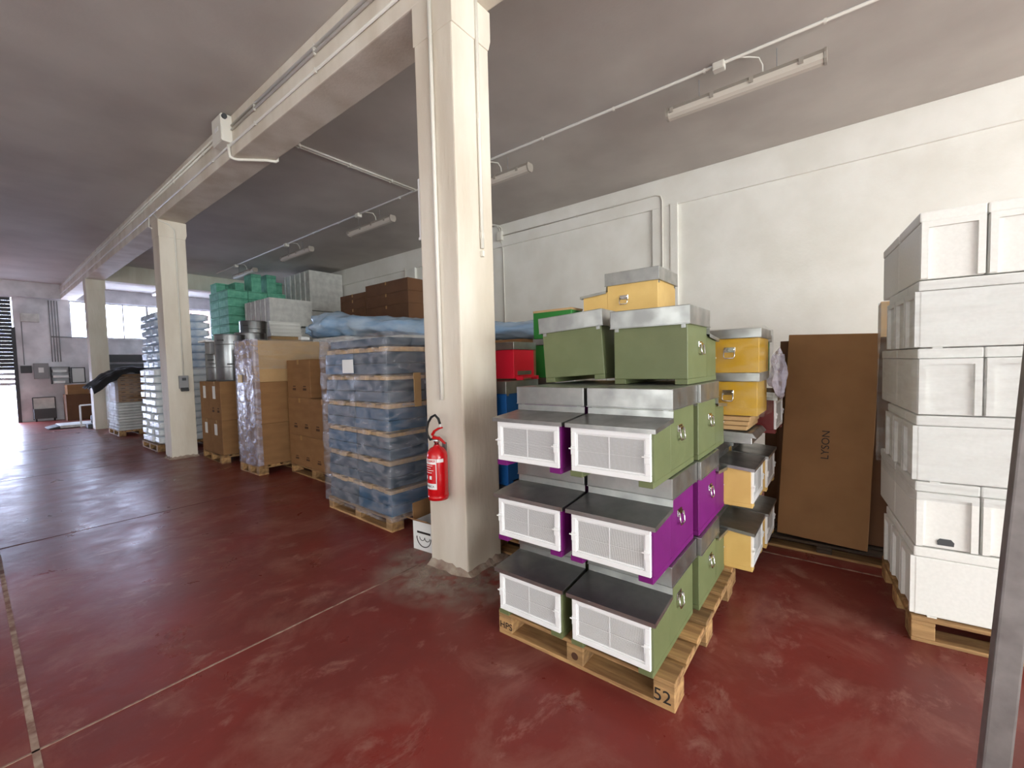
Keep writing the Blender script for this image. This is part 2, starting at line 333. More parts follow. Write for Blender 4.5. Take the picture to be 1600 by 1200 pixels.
# ------------------------------------------------------------ conduits and electrical fittings
def pipe(name, pts, r, label, cat='conduit', mt='pipe', clips=(), group=None, n=8):
    o = thing(name, label, cat, pts[0], group=group); p0 = Vector(pts[0])
    obj('tube', MB().tube([Vector(p)-p0 for p in pts], r, n).mesh(smooth=True), mt, o)
    for c in clips:
        q = Vector(c)-p0; obj('clip', MB().box(q.x-0.012, q.x+0.012, q.y-0.012, q.y+0.012, q.z-r-0.008, q.z+r+0.008), mt, o)
    return o
bx = BX0-0.016
for i, (z, a, b) in enumerate(((4.70, 6.55, 22.3), (4.755, 6.55, 22.3), (4.72, YR, 6.2), (4.67, YR, 6.2), (4.50, YR, 22.3))):
    pipe('wall_conduit', [(bx, a, z), (bx, b, z)], 0.0135, ('white conduit clipped along the long beam beyond the junction box', 'white conduit clipped along the long beam beyond the junction box', 'white conduit clipped along the long beam before the junction box', 'white conduit clipped along the long beam before the junction box', 'single lower white conduit clipped along the long beam')[i],
         clips=[(bx, a+0.7+1.4*j, z) for j in range(int((b-a)/1.4))], group='conduits on the long beam')
def jbox(name, loc, sx, sy, sz, label, mt='pipe'):
    o = thing(name, label, 'junction box', loc)
    obj('box_body', MB().box(-sx/2, sx/2, -sy/2, sy/2, -sz/2, sz/2).mesh(bevel=0.008), mt, o)
    obj('cover', MB().box(-sx/2-0.006, -sx/2, -sy/2+0.012, sy/2-0.012, -sz/2+0.012, sz/2-0.012), mt, o); return o
jb = jbox('junction_box', (BX0-0.06, 6.38, 4.68), 0.12, 0.32, 0.34, 'white junction box on the long beam')
obj('cable_gland', MB().lathe([(0.03, 0), (0.03, 0.03)], 12).mesh(), 'dark_grey', jb, (-0.03, -0.16, 0.13), (R90, 0, 0))
obj('nameplate', MB().box(-0.068, -0.06, -0.06, 0.06, -0.02, 0.03), 'paper', jb)
pipe('bent_conduit', [(bx-0.01, 6.3, 4.52), (bx-0.01, 6.28, 4.40), (bx-0.007, 6.27, 4.35), (BX0+0.015, 6.26, BZ-0.023), (BX0+0.06, 6.25, BZ-0.02), (2.58, 6.0, BZ-0.02), (2.67, 5.95, BZ-0.02), (2.692, 5.95, BZ+0.0), (2.692, 5.95, BZ+0.06)], 0.018, 'twin white conduit bending under the beam below the junction box', n=10)
for dy, lab in ((0, 'nearer'), (0.06, 'farther')):
    pipe('ceiling_conduit', [(BX1, 6.29+dy, CEIL-0.018), (5.3, 6.29+dy, CEIL-0.018)], 0.014, 'one of two white conduits crossing the ceiling from beam to lamps', clips=[(BX1+0.5+0.8*j, 6.29+dy, CEIL-0.02) for j in range(3)], group='twin ceiling conduits')
pipe('ceiling_conduit', [(5.32, YR, CEIL-0.018), (5.32, 16.5, CEIL-0.018)], 0.016, 'long white conduit on the ceiling above the strip lamps', clips=[(5.32, YR+0.6+1.1*j, CEIL-0.02) for j in range(19)])
YL = [0.2, 3.85, 7.25, 10.55, 13.9]; LN = 1.56
for i, y in enumerate(YL):
    lab = ('white strip lamp hung nearest the right-hand foam boxes', 'white strip lamp partly behind the extinguisher column', 'dark strip lamp hung above the brown cartons', 'strip lamp hung above the tall white foam stack', 'strip lamp hung above the green foam boxes')[i]
    o = thing('strip_lamp', lab, 'lamp', (5.48, y, 4.58), group='ceiling strip lamps')
    obj('lamp_body', cached('lb', lambda: MB().poly([(-0.075, 0.03), (-0.055, 0.075), (0.055, 0.075), (0.075, 0.03)], 'y', 0, LN).mesh()), 'lamp_body', o)
    obj('diffuser', cached('ld', lambda: MB().poly([(-0.072, 0.03), (-0.06, -0.02), (-0.03, -0.045), (0.03, -0.045), (0.06, -0.02), (0.072, 0.03)], 'y', 0.015, LN-0.015).mesh()), 'lamp_diffuser', o)
    for yy in (0, LN): obj('end_cap', cached('le', lambda: MB().poly([(-0.078, 0.03), (-0.06, 0.08), (0.06, 0.08), (0.078, 0.03), (0.063, -0.025), (0.03, -0.05), (-0.03, -0.05), (-0.063, -0.025)], 'y', -0.012, 0.012).mesh()), 'lamp_body', o, (0, yy, 0))
    for yy in (0.42, 1.2): obj('suspension_chain', cached('lc', lambda: MB().tube([(0, 0, 0.07), (0, 0, 0.29)], 0.004, 5).mesh()), 'grey_box', o, (0, yy, 0))
    for yy in (0.2, 0.65, 1.05, 1.5): obj('latch_clip', cached('ll', lambda: MB().box(-0.08, -0.07, -0.02, 0.02, 0.0, 0.06).mesh()), 'lamp_body', o, (0, yy, 0))
    obj('power_cable', MB().tube([(-0.16, 0.8, 0.265), (-0.14, 0.74, 0.27), (-0.09, 0.66, 0.262), (-0.05, 0.58, 0.24), (-0.02, 0.55, 0.17), (0, 0.55, 0.07)], 0.009, 6).mesh(smooth=True), 'pipe', o)
    jbox('ceiling_junction_box', (5.32, y+0.95, CEIL-0.04), 0.09, 0.12, 0.08, 'small white junction box on the ceiling conduit feeding the strip lamp', 'pipe')['group'] = 'ceiling junction boxes'
o = thing('strip_lamp', 'strip lamp in the bright bay beyond the cross beam', 'lamp', (4.6, 19.3, 4.58))
obj('lamp_body', CACHE['lb'], 'lamp_body', o); obj('diffuser', CACHE['ld'], 'lamp_diffuser', o)
for yy in (0.42, 1.2): obj('suspension_chain', CACHE['lc'], 'grey_box', o, (0, yy, 0))
# pipes on the columns
pipe('column_conduit', [(BX0-0.018, 2.455, 4.36), (BX0-0.018, 2.455, 1.34)], 0.016, 'white conduit running down the column above the fire extinguisher', clips=[(BX0-0.018, 2.455, z) for z in (1.42, 1.56, 2.6, 3.6)])
pipe('column_conduit', [(2.52, 2.25-0.015, 4.36), (2.52, 2.25-0.015, 2.5)], 0.014, 'white conduit on the column face beside the hives', clips=[(2.52, 2.235, z) for z in (2.46, 2.6, 3.5, 4.1)])
pipe('column_conduit', [(BX0-0.02, 9.9, 4.47), (BX0+0.02, 9.735, 4.33), (BX0+0.16, 9.735, 4.29), (BX0+0.235, 9.735, 4.2), (BX0+0.235, 9.735, 1.55)], 0.012, 'conduit dropping to the socket box on the column by the drums')
pipe('column_conduit', [(BX0-0.02, 10.2, 4.5), (BX0-0.03, 10.2, 4.3), (BX0-0.01, 10.1, 4.26)], 0.012, 'short bent conduit at the head of the column by the drums')
o = thing('socket_box', 'grey industrial socket box on the column by the drums', 'socket', (2.5, 9.75, 1.30))
obj('box_body', MB().box(-0.07, 0.07, -0.07, 0, 0, 0.24).mesh(bevel=0.008), 'grey_box', o)
obj('socket_flap', MB().poly([(-0.07, 0.02), (-0.11, -0.02), (-0.1, -0.05), (-0.05, -0.02)], 'x', -0.06, 0.06), 'dark_grey', o)
obj('switch', MB().box(-0.03, 0.03, -0.08, -0.07, 0.15, 0.2), 'dark_grey', o)
o = thing('cable_duct', 'short pale plastic duct fixed behind the extinguisher column', 'duct', (2.3, 2.66, 2.62))
obj('duct_cover', MB().box(0, 0.06, 0, 0.05, 0, 0.47).mesh(bevel=0.006), 'white_plastic', o); obj('end_cap', MB().box(-0.003, 0.063, 0, 0.053, -0.01, 0.01), 'white_plastic', o)
# right wall conduit run
xw = XW-0.05-0.013
jbox('wall_junction_box', (XW-0.09, 6.43, 4.6), 0.08, 0.14, 0.2, 'white junction box high on the right wall', 'pipe')
for dy in (-0.03, 0.03): pipe('wall_conduit', [(xw, 6.43+dy, 4.7), (xw, 6.43+dy, 4.78), (xw-0.02, 6.5+dy, 4.85), (xw-0.3, 6.6+dy, 4.855)], 0.012, 'white conduit rising from the wall junction box to the ceiling', group='conduits above the wall junction box')
pipe('wall_conduit', [(xw, 6.36, 4.6), (xw, 2.78, 4.6), (xw, 2.69, 4.57), (xw, 2.66, 4.48), (xw, 2.66, 1.2)], 0.014, 'white conduit along the right wall turning down the pilaster', clips=[(xw, 6.0-0.8*j, 4.6) for j in range(4)])
pipe('wall_conduit', [(xw, 6.43, 4.5), (XW-0.02, 6.40, 4.3), (XW-0.02, 6.38, 1.0)], 0.014, 'white conduit dropping straight down from the wall junction box')
pipe('wall_conduit', [(xw, 9.98, 4.42), (xw, 9.98, 1.0)], 0.014, 'thin conduit on the wall pilaster above the brown cartons')

# ------------------------------------------------------------ pallets
def pallet(label, x0, y0, lx, ly, rotz=0.0, mt='wood', h=0.14, nb=7, group='wooden pallets'):
    """boards run along local y; blocks in a 3 x 3 grid; origin at the corner (x0, y0)"""
    o = thing('pallet', label, 'pallet', (x0, y0, 0), (0, 0, rotz), group)
    bw = lx/(nb+ (nb-1)*0.32); gap = bw*0.32
    bd = cached(('bd', bw, ly), lambda: MB().box(0, bw, 0, ly, 0, 0.021).mesh(bevel=0.003, seg=1))
    for i in range(nb): obj('deck_board', bd, mt, o, (i*(bw+gap), 0, h-0.021))
    sw = 0.1
    sb = cached(('sb', lx), lambda: MB().box(0, lx, 0, sw, 0, 0.021).mesh(bevel=0.003, seg=1))
    ys = (0, ly/2-sw/2, ly-sw); xs = (0, lx/2-0.07, lx-0.14)
    for y in ys: obj('stringer_board', sb, mt, o, (0, y, h-0.042))
    bl = cached(('bl', h), lambda: MB().box(0, 0.14, 0, sw, 0, h-0.042-0.021).mesh(bevel=0.004, seg=1))
    for x in xs:
        for y in ys: obj('block', bl, mt, o, (x, y, 0.021))
    bb = cached(('bb', ly), lambda: MB().box(0, 0.14, 0, ly, 0, 0.021).mesh(bevel=0.003, seg=1))
    for x in xs: obj('bottom_board', bb, mt, o, (x, 0, 0))
    return o
P1 = pallet('worn pallet stamped 52 under the khaki and purple hives', 1.90, 0.60, 1.26, 1.03, math.radians(0.3))
obj('stamp', textmesh('52', 0.085), 'ink', P1, (-0.0012, 0.058, 0.056), (R90, 0, -R90), 'burnt number stamp')
obj('stamp', textmesh('HPS', 0.055), 'ink', P1, (-0.0012, 0.975, 0.056), (R90, 0, -R90), 'burnt letter stamp')
obj('stamp', MB().lathe([(0.02, 0), (0.02, 0.001)], 16).mesh(), 'ink_brown', P1, (-0.0015, 0.515, 0.06), (0, R90, 0))

# ------------------------------------------------------------ hives
HW = 0.215
def netmesh():
    # white moulded frame, facing -x, front at x=0
    b = MB(); w, z0, z1, t = 0.205, 0.030, 0.252, 0.026
    b.box(-0.016, 0, -w, w, z0, z0+t); b.box(-0.016, 0, -w, w, z1-t, z1); b.box(-0.016, 0, -w, -w+t, z0+t, z1-t); b.box(-0.016, 0, w-t, w, z0+t, z1-t)
    i = t; s = 0.008
    b.box(-0.010, 0, -w+i, w-i, z0+i, z0+i+s); b.box(-0.010, 0, -w+i, w-i, z1-i-s, z1-i); b.box(-0.010, 0, -w+i, -w+i+s, z0+i+s, z1-i-s); b.box(-0.010, 0, w-i-s, w-i, z0+i+s, z1-i-s)
    return b.mesh(bevel=0.002, seg=1)
def grillemesh():
    b = MB(); w, z0, z1 = 0.171, 0.056, 0.218; n = 27
    for i in range(n):
        z = z0+(z1-z0)*(i+0.5)/n; b.box(-0.008, -0.004, -w, w, z-0.0019, z+0.0019)
    b.box(-0.0095, -0.006, -0.003, 0.003, z0, z1); b.box(-0.0095, -0.006, -w, w, (z0+z1)/2-0.002, (z0+z1)/2+0.002)
    return b.mesh()
def handle(parent, x, side, z, tone='chrome'):
    # side handle on the face y = side*HW
    y = side*(HW if not isinstance(parent, tuple) else 0)
    h = obj('handle', cached('hp', lambda: MB().box(-0.036, 0.036, -0.004, 0.0, -0.005, 0.030).box(-0.03, 0.03, -0.012, -0.004, 0.004, 0.02).mesh(bevel=0.002, seg=1)), tone, parent, (x, y, z), (0, 0, 0 if side < 0 else math.pi), 'chrome carrying handle')
    lp = [(-0.033, -0.012, 0.012), (-0.034, -0.016, -0.03), (-0.028, -0.018, -0.045), (0.028, -0.018, -0.045), (0.034, -0.016, -0.03), (0.033, -0.012, 0.012)]
    obj('bail', cached('hb', lambda: MB().tube(lp, 0.0045, 6).mesh(smooth=True)), tone, h)
def hive(colour, loc, rotz, label, group, porch=True, roll=0.0, length=0.402):
    # local: porch front at x=0 facing -x, body from x=.228; y centred; base z=0
    o = thing('beehive', label, 'beehive', loc, (roll, 0, rotz), group); x0, x1 = 0.228, 0.228+length
    obj('body', colour_mesh(('hbody', length), colour, lambda: MB().box(x0, x1, -HW, HW, 0.03, 0.40).mesh(bevel=0.003, seg=1)), None, o)
    for s in (-1, 1):
        obj('foot_rail', colour_mesh(('hfoot', s, porch, length), colour, lambda: MB().box(-0.012 if porch else x0, x1, s*HW-(0.07 if s > 0 else 0), s*HW+(0.07 if s < 0 else 0), 0, 0.03).mesh(bevel=0.002, seg=1)), None, o)
        handle(o, 0.375, s, 0.215)
        obj('corner_clip', cached('hclip', lambda: MB().box(-0.004, 0, -0.012, 0.012, -0.02, 0.004).mesh()), 'galvanised', o, (x0-0.0005, s*(HW-0.02), 0.334))
        obj('corner_clip', cached('hclip', None), 'galvanised', o, (x1+0.0045, s*(HW-0.02), 0.334))
    rf = obj('roof', cached(('hroof', length), lambda: MB().box(x0-0.016, x1+0.016, -HW-0.018, HW+0.018, 0.335, 0.438).mesh(bevel=0.004)), 'galvanised', o, label='galvanised sheet metal roof')
    obj('roof_hem', cached(('hhem', length), lambda: MB().box(x0-0.018, x1+0.018, -HW-0.020, HW+0.020, 0.333, 0.337).mesh()), 'galvanised', rf)
    if porch:
        pb = obj('porch_box', colour_mesh('hporch', colour, lambda: MB().poly([(0, 0.03), (0.228, 0.03), (0.228, 0.286), (0, 0.264)], 'y', -HW, HW).mesh()), None, o)
        nf = obj('net_frame', cached('nf', netmesh), 'white_plastic', o, label='white plastic frame with ventilation net')
        obj('net_backing', cached('nb', lambda: MB().box(-0.003, -0.001, -0.172, 0.172, 0.055, 0.22).mesh()), 'net_back', nf)
        obj('net_grille', cached('ng', grillemesh), 'grille', nf)
        for s in (-1, 1):
            obj('latch', cached('nl', lambda: MB().box(-0.022, -0.012, -0.014, 0.014, -0.022, 0.022).box(-0.026, -0.02, -0.02, 0.024, 0.006, 0.013).mesh(bevel=0.0015, seg=1)), 'white_plastic', nf, (0, s*0.19, 0.135))
        pr = obj('porch_roof', cached('pr', lambda: MB().poly([(0.2285, 0.326), (0.2255, 0.326), (0.2235, 0.292), (-0.025, 0.270), (-0.025, 0.252), (-0.028, 0.252), (-0.028, 0.273), (0.221, 0.296), (0.223, 0.329), (0.2285, 0.329)], 'y', -0.232, 0.232).mesh()), 'galvanised', o, label='sloping sheet metal porch roof')
        for s in (-1, 1): obj('side_lip', cached(('psl', s), lambda: MB().poly([(-0.027, 0.272), (0.222, 0.294), (0.222, 0.274), (-0.027, 0.252)], 'y', s*0.232-0.001, s*0.232+0.001).mesh()), 'galvanised', pr)
    return o
def colour_mesh(key, colour, fn):
    k = (key, colour)
    if k not in CACHE: CACHE[k] = fn(); CACHE[k].materials.append(MATS[colour])
    return CACHE[k]
PB = 0.14; PT = 0.441
xf, yr_, yl_ = 1.885, 0.905, 1.39
front = [
 (0, yr_, 'khaki', 'khaki green hive with white net porch on the stamped 52 corner of the pallet'),
 (0, yl_, 'khaki', 'khaki green hive with white net porch on the pallet beside the column foot'),
 (1, yr_, 'purple', 'purple hive with white net porch between two khaki hives, away from the column'),
 (1, yl_, 'purple', 'purple hive with white net porch, middle row, beside the column'),
 (2, yr_, 'khaki', 'khaki hive with white net porch in the top row of netted hives'),
 (2, yl_, 'purple', 'purple hive with white net porch in the top row of netted hives')]
for r, y, c, l in front: hive(c, (xf+0.004*r, y-0.004*r, PB+PT*r), 0, l, 'hives on the front pallet')
for r, c, w in ((0, 'khaki', 'bottom'), (1, 'purple', 'middle'), (2, 'khaki', 'upper')):
    hive(c, (3.192, 0.882, PB+PT*r), math.pi, '%s hive of the rear file on the front pallet, %s row, porch hidden' % (c, w), 'hives on the front pallet')
    hive(c, (3.192, 1.375, PB+PT*r), math.pi, '%s hive on the front pallet hidden behind the netted hives by the column, %s row' % (c, w), 'hives on the front pallet')
hive('khaki', (3.075, 0.905, PB+PT*3), math.pi, 'upright khaki hive with plain back on top of the front stack', 'hives on the front pallet')
hive('khaki', (3.085, 1.435, PB+PT*3+0.018), math.pi+math.radians(2.5), 'tilted khaki hive with plain back leaning on top of the front stack', 'hives on the front pallet', roll=math.radians(3.6))

# second pallet: yellow hives facing -y
pallet('pallet under the pale yellow hives', 3.20, 0.62, 1.2, 1.2, 0)
RN = R90   # local -x -> world -y
yf = 0.51
for r in (0, 1):
    lab = ('bottom', 'second')[r]
    hive('pale_yellow', (3.455, yf, PB+PT*r), RN, 'pale yellow hive with net porch, %s row, beside the khaki and purple stack' % lab, 'pale yellow hives')
    hive('pale_yellow', (3.93, yf-0.02, PB+PT*r), RN, 'pale yellow hive with net porch, %s row, nearer the leaning brown boxes' % lab, 'pale yellow hives')
# flat roofs and cardboard between
zt = PB+PT*2
o = thing('flat_hive_roof', 'loose sheet metal hive roof lying under the cardboard sheets', 'hive roof', (3.22, 0.50, zt))
obj('roof_sheet', MB().poly([(-0.03, 0.04), (0.40, 0.055), (0.43, 0.09), (0.0, 0.075)], 'x', 0, 0.44).mesh(bevel=0.003, seg=1), 'galvanised', o); obj('roof_rim', MB().box(0.0, 0.44, 0.0, 0.43, 0, 0.05).mesh(bevel=0.003, seg=1), 'galvanised', o)
for i in range(3):
    o = obj('cardboard_sheet', cached('cs', lambda: MB().box(0, 0.44, 0, 0.46, 0, 0.028).mesh(bevel=0.003, seg=1)), 'cardboard_light', None, (3.23+0.006*i, 0.53-0.008*i, zt+0.09+0.031*i))
    tag(o, 'flat cardboard sheet in the pile under the bright yellow hives', 'cardboard', 'cardboard sheets under yellow hives')
def small_hive(colour, x, y, z, label, bodyh, roofh, lx=0.42, ly=0.42, group=None, roofmt='galvanised', face='x', noroof=False, entrance=False):
    # a plain box hive without porch; handle on the -x face
    o = thing('nucleus_hive', label, 'beehive', (x, y, z), (0, 0, 0), group)
    obj('body', colour_mesh(('sh', lx, ly, bodyh), colour, lambda: MB().box(0, lx, 0, ly, 0.0, bodyh).mesh(bevel=0.003, seg=1)), None, o)
    h = obj('handle', CACHE['hp'], 'chrome', o, (0, ly/2, bodyh*0.62), (0, 0, -R90), 'chrome carrying handle'); obj('bail', CACHE['hb'], 'chrome', h)
    if noroof: obj('wooden_rim', MB().box(0.0, lx, 0.0, ly, bodyh, bodyh+0.02), 'pale_wood', o)
    else: obj('roof', cached(('shr', lx, ly, roofh), lambda: MB().box(-0.016, lx+0.016, -0.016, ly+0.016, 0, roofh).mesh(bevel=0.004)), roofmt, o, (0, 0, bodyh), label='sheet metal roof')
    if entrance:
        obj('entrance_grille', MB().box(0.05, lx-0.05, -0.006, 0, 0.03, 0.065), 'galvanised', o); obj('landing_board', MB().box(0.03, lx-0.03, -0.07, 0, 0.004, 0.02), colour, o)
        for xx in (0.03, lx-0.05): obj('landing_foot', MB().box(xx, xx+0.02, -0.07, 0, -0.012, 0.004), colour, o)
    return o
small_hive('bright_yellow', 3.27, 0.475, zt+0.185, 'bright yellow film-wrapped hive directly above the cardboard sheets', 0.235, 0.06, ly=0.36, group='bright yellow hives')
small_hive('bright_yellow', 3.27, 0.465, zt+0.48, 'bright yellow film-wrapped hive on top of the other bright yellow hive', 0.235, 0.065, ly=0.36, group='bright yellow hives')
hive('dark_red', (3.985, 0.44, zt), RN, 'dark red hive with metal porch roof behind the bright yellow hives', 'hives behind the yellow stack')
small_hive('green_paint', 3.86, 0.53, zt+PT, 'green hive glimpsed behind the topmost bright yellow hive', 0.27, 0.06, group='hives behind the yellow stack')
# file of pale yellow hives facing +y, topped by the visible one
for r in range(5):
    hive('pale_yellow', (3.615, 1.84, PB+PT*r), -R90, ('pale yellow hive crowning the stack behind the khaki hives' if r == 4 else 'pale yellow hive hidden below the crowning one, row %s' % ('one', 'two', 'three', 'four')[r]), 'pale yellow hives', length=0.43)
# third pallet, behind the column
pallet('pallet behind the extinguisher column under the blue hives', 2.74, 1.92, 1.14, 0.95, 0)
for r in range(3):
    hive('blue_paint', (2.975, 2.86, PB+PT*r), -R90, 'blue hive in the stack under the red hive, %s row' % ('bottom', 'middle', 'top')[r], 'hives behind the column')
    small_hive('green_paint', 3.40, 1.95, PB+PT*r, 'green hive low in the stack under the open green box, row %s' % ('one', 'two', 'three')[r], 0.378, 0.062, group='hives behind the column')
small_hive('red_paint', 2.90, 2.25, PB+PT*3+0.012, 'red hive with slatted entrance beside the extinguisher column', 0.25, 0.066, lx=0.30, ly=0.5, entrance=True, group='hives behind the column')
small_hive('green_paint', 3.40, 1.95, PB+PT*3, 'green hive with metal roof behind the tilted khaki hive', 0.31, 0.06, group='hives behind the column')
small_hive('green_paint', 3.39, 1.96, PB+PT*3+0.372, 'roofless green box with wooden rim behind the tilted khaki hive', 0.245, 0.0, noroof=True, group='hives behind the column')

# ------------------------------------------------------------ film helper
def film(name, x0, x1, y0, y1, z0, z1, mt, label, amp=0.008, loc=(0, 0, 0), rotz=0, top=True, seed=0, ncell=0.07, fz=2.2, fh=0.9, back=True, front=True):
    """loose wrinkled film shell around a box"""
    bm = bmesh.new()
    def grid(p0, u, v, lu, lv, nrm):
        nu = max(2, int(lu/ncell)); nv = max(2, int(lv/ncell)); g = []
        for j in range(nv+1):
            row = []
            for i in range(nu+1):
                p = Vector(p0)+Vector(u)*(lu*i/nu)+Vector(v)*(lv*j/nv)
                row.append(bm.verts.new(p))
            g.append(row)
        for j in range(nv):
            for i in range(nu): bm.faces.new((g[j][i], g[j][i+1], g[j+1][i+1], g[j+1][i]))
    if front: grid((x0, y0, z0), (0, 1, 0), (0, 0, 1), y1-y0, z1-z0, 0)
    grid((x0, y0, z0), (1, 0, 0), (0, 0, 1), x1-x0, z1-z0, 0)
    grid((x0, y1, z0), (1, 0, 0), (0, 0, 1), x1-x0, z1-z0, 0)
    if back: grid((x1, y0, z0), (0, 1, 0), (0, 0, 1), y1-y0, z1-z0, 0)
    if top: grid((x0, y0, z1), (1, 0, 0), (0, 1, 0), x1-x0, y1-y0, 0)
    bmesh.ops.remove_doubles(bm, verts=bm.verts, dist=0.004)
    bmesh.ops.recalc_face_normals(bm, faces=bm.faces)
    c = Vector(((x0+x1)/2, (y0+y1)/2, (z0+z1)/2))
    for v in bm.verts:
        nn = noise.noise(Vector((v.co.x*fh*4+seed, v.co.y*fh*4, v.co.z*fz*4)))
        dirv = Vector((v.co.x-c.x, v.co.y-c.y, 0)); dirv.normalize(); v.co += dirv*(abs(nn)*amp*2+0.003)
        if v.co.z > z1-0.02: v.co.z += abs(nn)*amp
    for f in bm.faces: f.smooth = True
    me = bpy.data.meshes.new(name); bm.to_mesh(me); bm.free()
    o = obj(name, me, mt, None, loc, (0, 0, rotz)); return tag(o, label, 'stretch film')
film('stretch_film', 3.247, 3.712, 0.44, 0.86, zt+0.186, zt+0.785, 'film_clear', 'clear film around the two bright yellow hives', top=False, seed=3, amp=0.01)
bmv = bmesh.new(); bmesh.ops.create_icosphere(bmv, subdivisions=3, radius=1)
for v in bmv.verts:
    nn = noise.noise(v.co*2.2); v.co = Vector((v.co.x*0.05*(1+nn*0.8), v.co.y*0.045*(1+nn), v.co.z*0.17*(1+nn*0.3)))
me = bpy.data.meshes.new('film_bunch'); bmv.to_mesh(me); bmv.free()
tag(obj('film_bunch', me, 'film_thick', None, (3.6, 0.392, zt+0.46)), 'bunched loose film hanging beside the bright yellow hives', 'stretch film')

# ------------------------------------------------------------ foam boxes on the right
def foam_box(x, y, z, along, label, L=0.5, Wd=0.255, Hh=0.36, hole=False, recess=True):
    # local: length along x, ends at x=0 and x=L
    o = thing('foam_box', label, 'foam box', (x, y, z), (0, 0, ROTF+(0 if along == 'x' else -R90)), 'white foam boxes on the right pallet')
    lid = 0.06
    obj('box_body', cached(('fb', L, Wd, Hh), lambda: MB().box(0.006, L-0.006, 0.004, Wd-0.004, 0, Hh-lid).mesh(bevel=0.007)), 'eps', o)
    obj('lid', cached(('fl', L, Wd, Hh), lambda: MB().box(0, L, 0, Wd, Hh-lid+0.002, Hh-0.004).mesh(bevel=0.008)), 'eps', o)
    def fr(xa, xb):
        return MB().poly([(0.006, 0.004), (0.034, 0.004), (0.034, Hh-lid-0.03), (Wd-0.034, Hh-lid-0.03), (Wd-0.034, 0.004), (Wd-0.006, 0.004), (Wd-0.006, Hh-lid), (0.006, Hh-lid)], 'x', xa, xb).mesh()
    if recess:
        for e, (xa, xb) in enumerate(((-0.012, 0.008), (L-0.008, L+0.012))): obj('end_frame', cached(('fe', e, L, Wd, Hh), lambda: fr(xa, xb)), 'eps', o)
    for xx in (0.06, L-0.1): obj('foot_nub', cached('fn', lambda: MB().box(0, 0.04, 0.002, 0.04, -0.0065, 0.0).mesh()), 'eps', o, (xx, 0, 0))
    if hole: obj('entrance_hole', MB().poly([(Wd/2-0.032, 0.02), (Wd/2+0.032, 0.02), (Wd/2+0.034, 0.04), (Wd/2+0.022, 0.055), (Wd/2-0.022, 0.055), (Wd/2-0.034, 0.04)], 'x', 0.0, 0.0075), 'dark_grey', o)
    return o
FX, FY = 3.215, -0.30
ROTF = math.radians(5.5)
def fpos(dx, dy): return FX+dx*math.cos(ROTF)-dy*math.sin(ROTF), FY+dx*math.sin(ROTF)+dy*math.cos(ROTF)
pallet('pallet under the white foam boxes', *fpos(-0.02, -1.05), 0.86, 1.06, ROTF, mt='wood')
lev = [0.146, 0.537, 0.902, 1.268, 1.634, 2.0]; H6 = 0.364
names = ('bottom', 'second', 'third', 'fourth', 'fifth', 'top')
for i, z in enumerate(lev):
    if i % 2 == 0:
        for k in range(3):
            for q in range(2):
                foam_box(*fpos(0.262*k, -0.526*q), z, 'y', 'white foam box laid lengthwise, %s tier, %s file, %s' % (names[i], ('front', 'middle', 'rear')[k], ('near the leaning cartons', 'away from the leaning cartons')[q]), Hh=H6+(0.0245 if i == 0 else 0))
    else:
        for k in range(4 if i < 5 else 3):
            for q in range(2):
                if i == 5 and q == 1 and k > 1: continue
                foam_box(*fpos(0.526*q, -0.255-0.258*k), z, 'x', 'white foam box with framed end, %s tier, %s row, %s from the leaning cartons' % (names[i], ('front', 'rear')[q], ('first', 'second', 'third', 'fourth')[k]) if not (i == 1 and k == 0 and q == 0) else 'white foam box with framed end and dark entrance hole', Hh=H6, hole=(i == 1 and k == 0 and q == 0))
film('stretch_film', -0.018, 1.05, -1.05, 0.018, 0.80, 1.985, 'film_light', 'clear film stretched around the middle tiers of white foam boxes', top=False, seed=9, amp=0.006, fz=6, fh=0.5, ncell=0.045, loc=(FX, FY, 0), rotz=ROTF)

# ------------------------------------------------------------ tall cartons against the wall
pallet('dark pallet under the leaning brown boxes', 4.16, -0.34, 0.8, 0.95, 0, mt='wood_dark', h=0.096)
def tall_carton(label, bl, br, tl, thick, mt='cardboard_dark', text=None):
    bl, br, tl = Vector(bl), Vector(br), Vector(tl)
    u = (bl-br); wid = u.length; u.normalize(); v = (tl-bl); v -= u*v.dot(u); hgt = v.length; v.normalize(); n = v.cross(u).normalized()
    if n.x < 0: n = -n
    M = Matrix((u, v, n)).transposed().to_4x4(); M.translation = br
    o = bpy.data.objects.new('flat_carton', None); COL.objects.link(o); o.matrix_world = M; tag(o, label, 'cardboard box', 'tall leaning cartons')
    obj('box_body', MB().box(0, wid, 0, hgt, 0, thick).mesh(bevel=0.003, seg=1), mt, o)
    obj('flap_seam', MB().box(0, wid, hgt, hgt+0.0015, thick*0.48, thick*0.52), 'ink_brown', o); obj('tape', MB().box(wid*0.1, wid*0.9, hgt, hgt+0.001, thick*0.3, thick*0.7), 'tape', o)
    if text:
        tm = textmesh(text, 0.074); obj('printed_name', tm, 'ink', o, (wid*0.5, hgt*0.465, -0.001), (math.pi, 0, R90), 'black printed lettering')
    return o
tall_carton('tall brown carton printed with black lettering, leaning over the dark pallet', (4.16, 0.458, 0.128), (4.16, -0.132, 0.105), (4.32, 0.335, 1.787), 0.10, 'cardboard', 'LYSON')
tall_carton('tall brown carton right behind the lettered one', (4.32, 0.47, 0.109), (4.32, -0.40, 0.109), (4.46, 0.405, 1.742), 0.12)
tall_carton('shorter brown carton third in the leaning row', (4.48, 0.50, 0.109), (4.48, -0.44, 0.109), (4.58, 0.452, 1.495), 0.14)
tall_carton('shortest brown carton at the back of the leaning row', (4.66, 0.62, 0.109), (4.66, -0.44, 0.109), (4.74, 0.61, 1.31), 0.16)
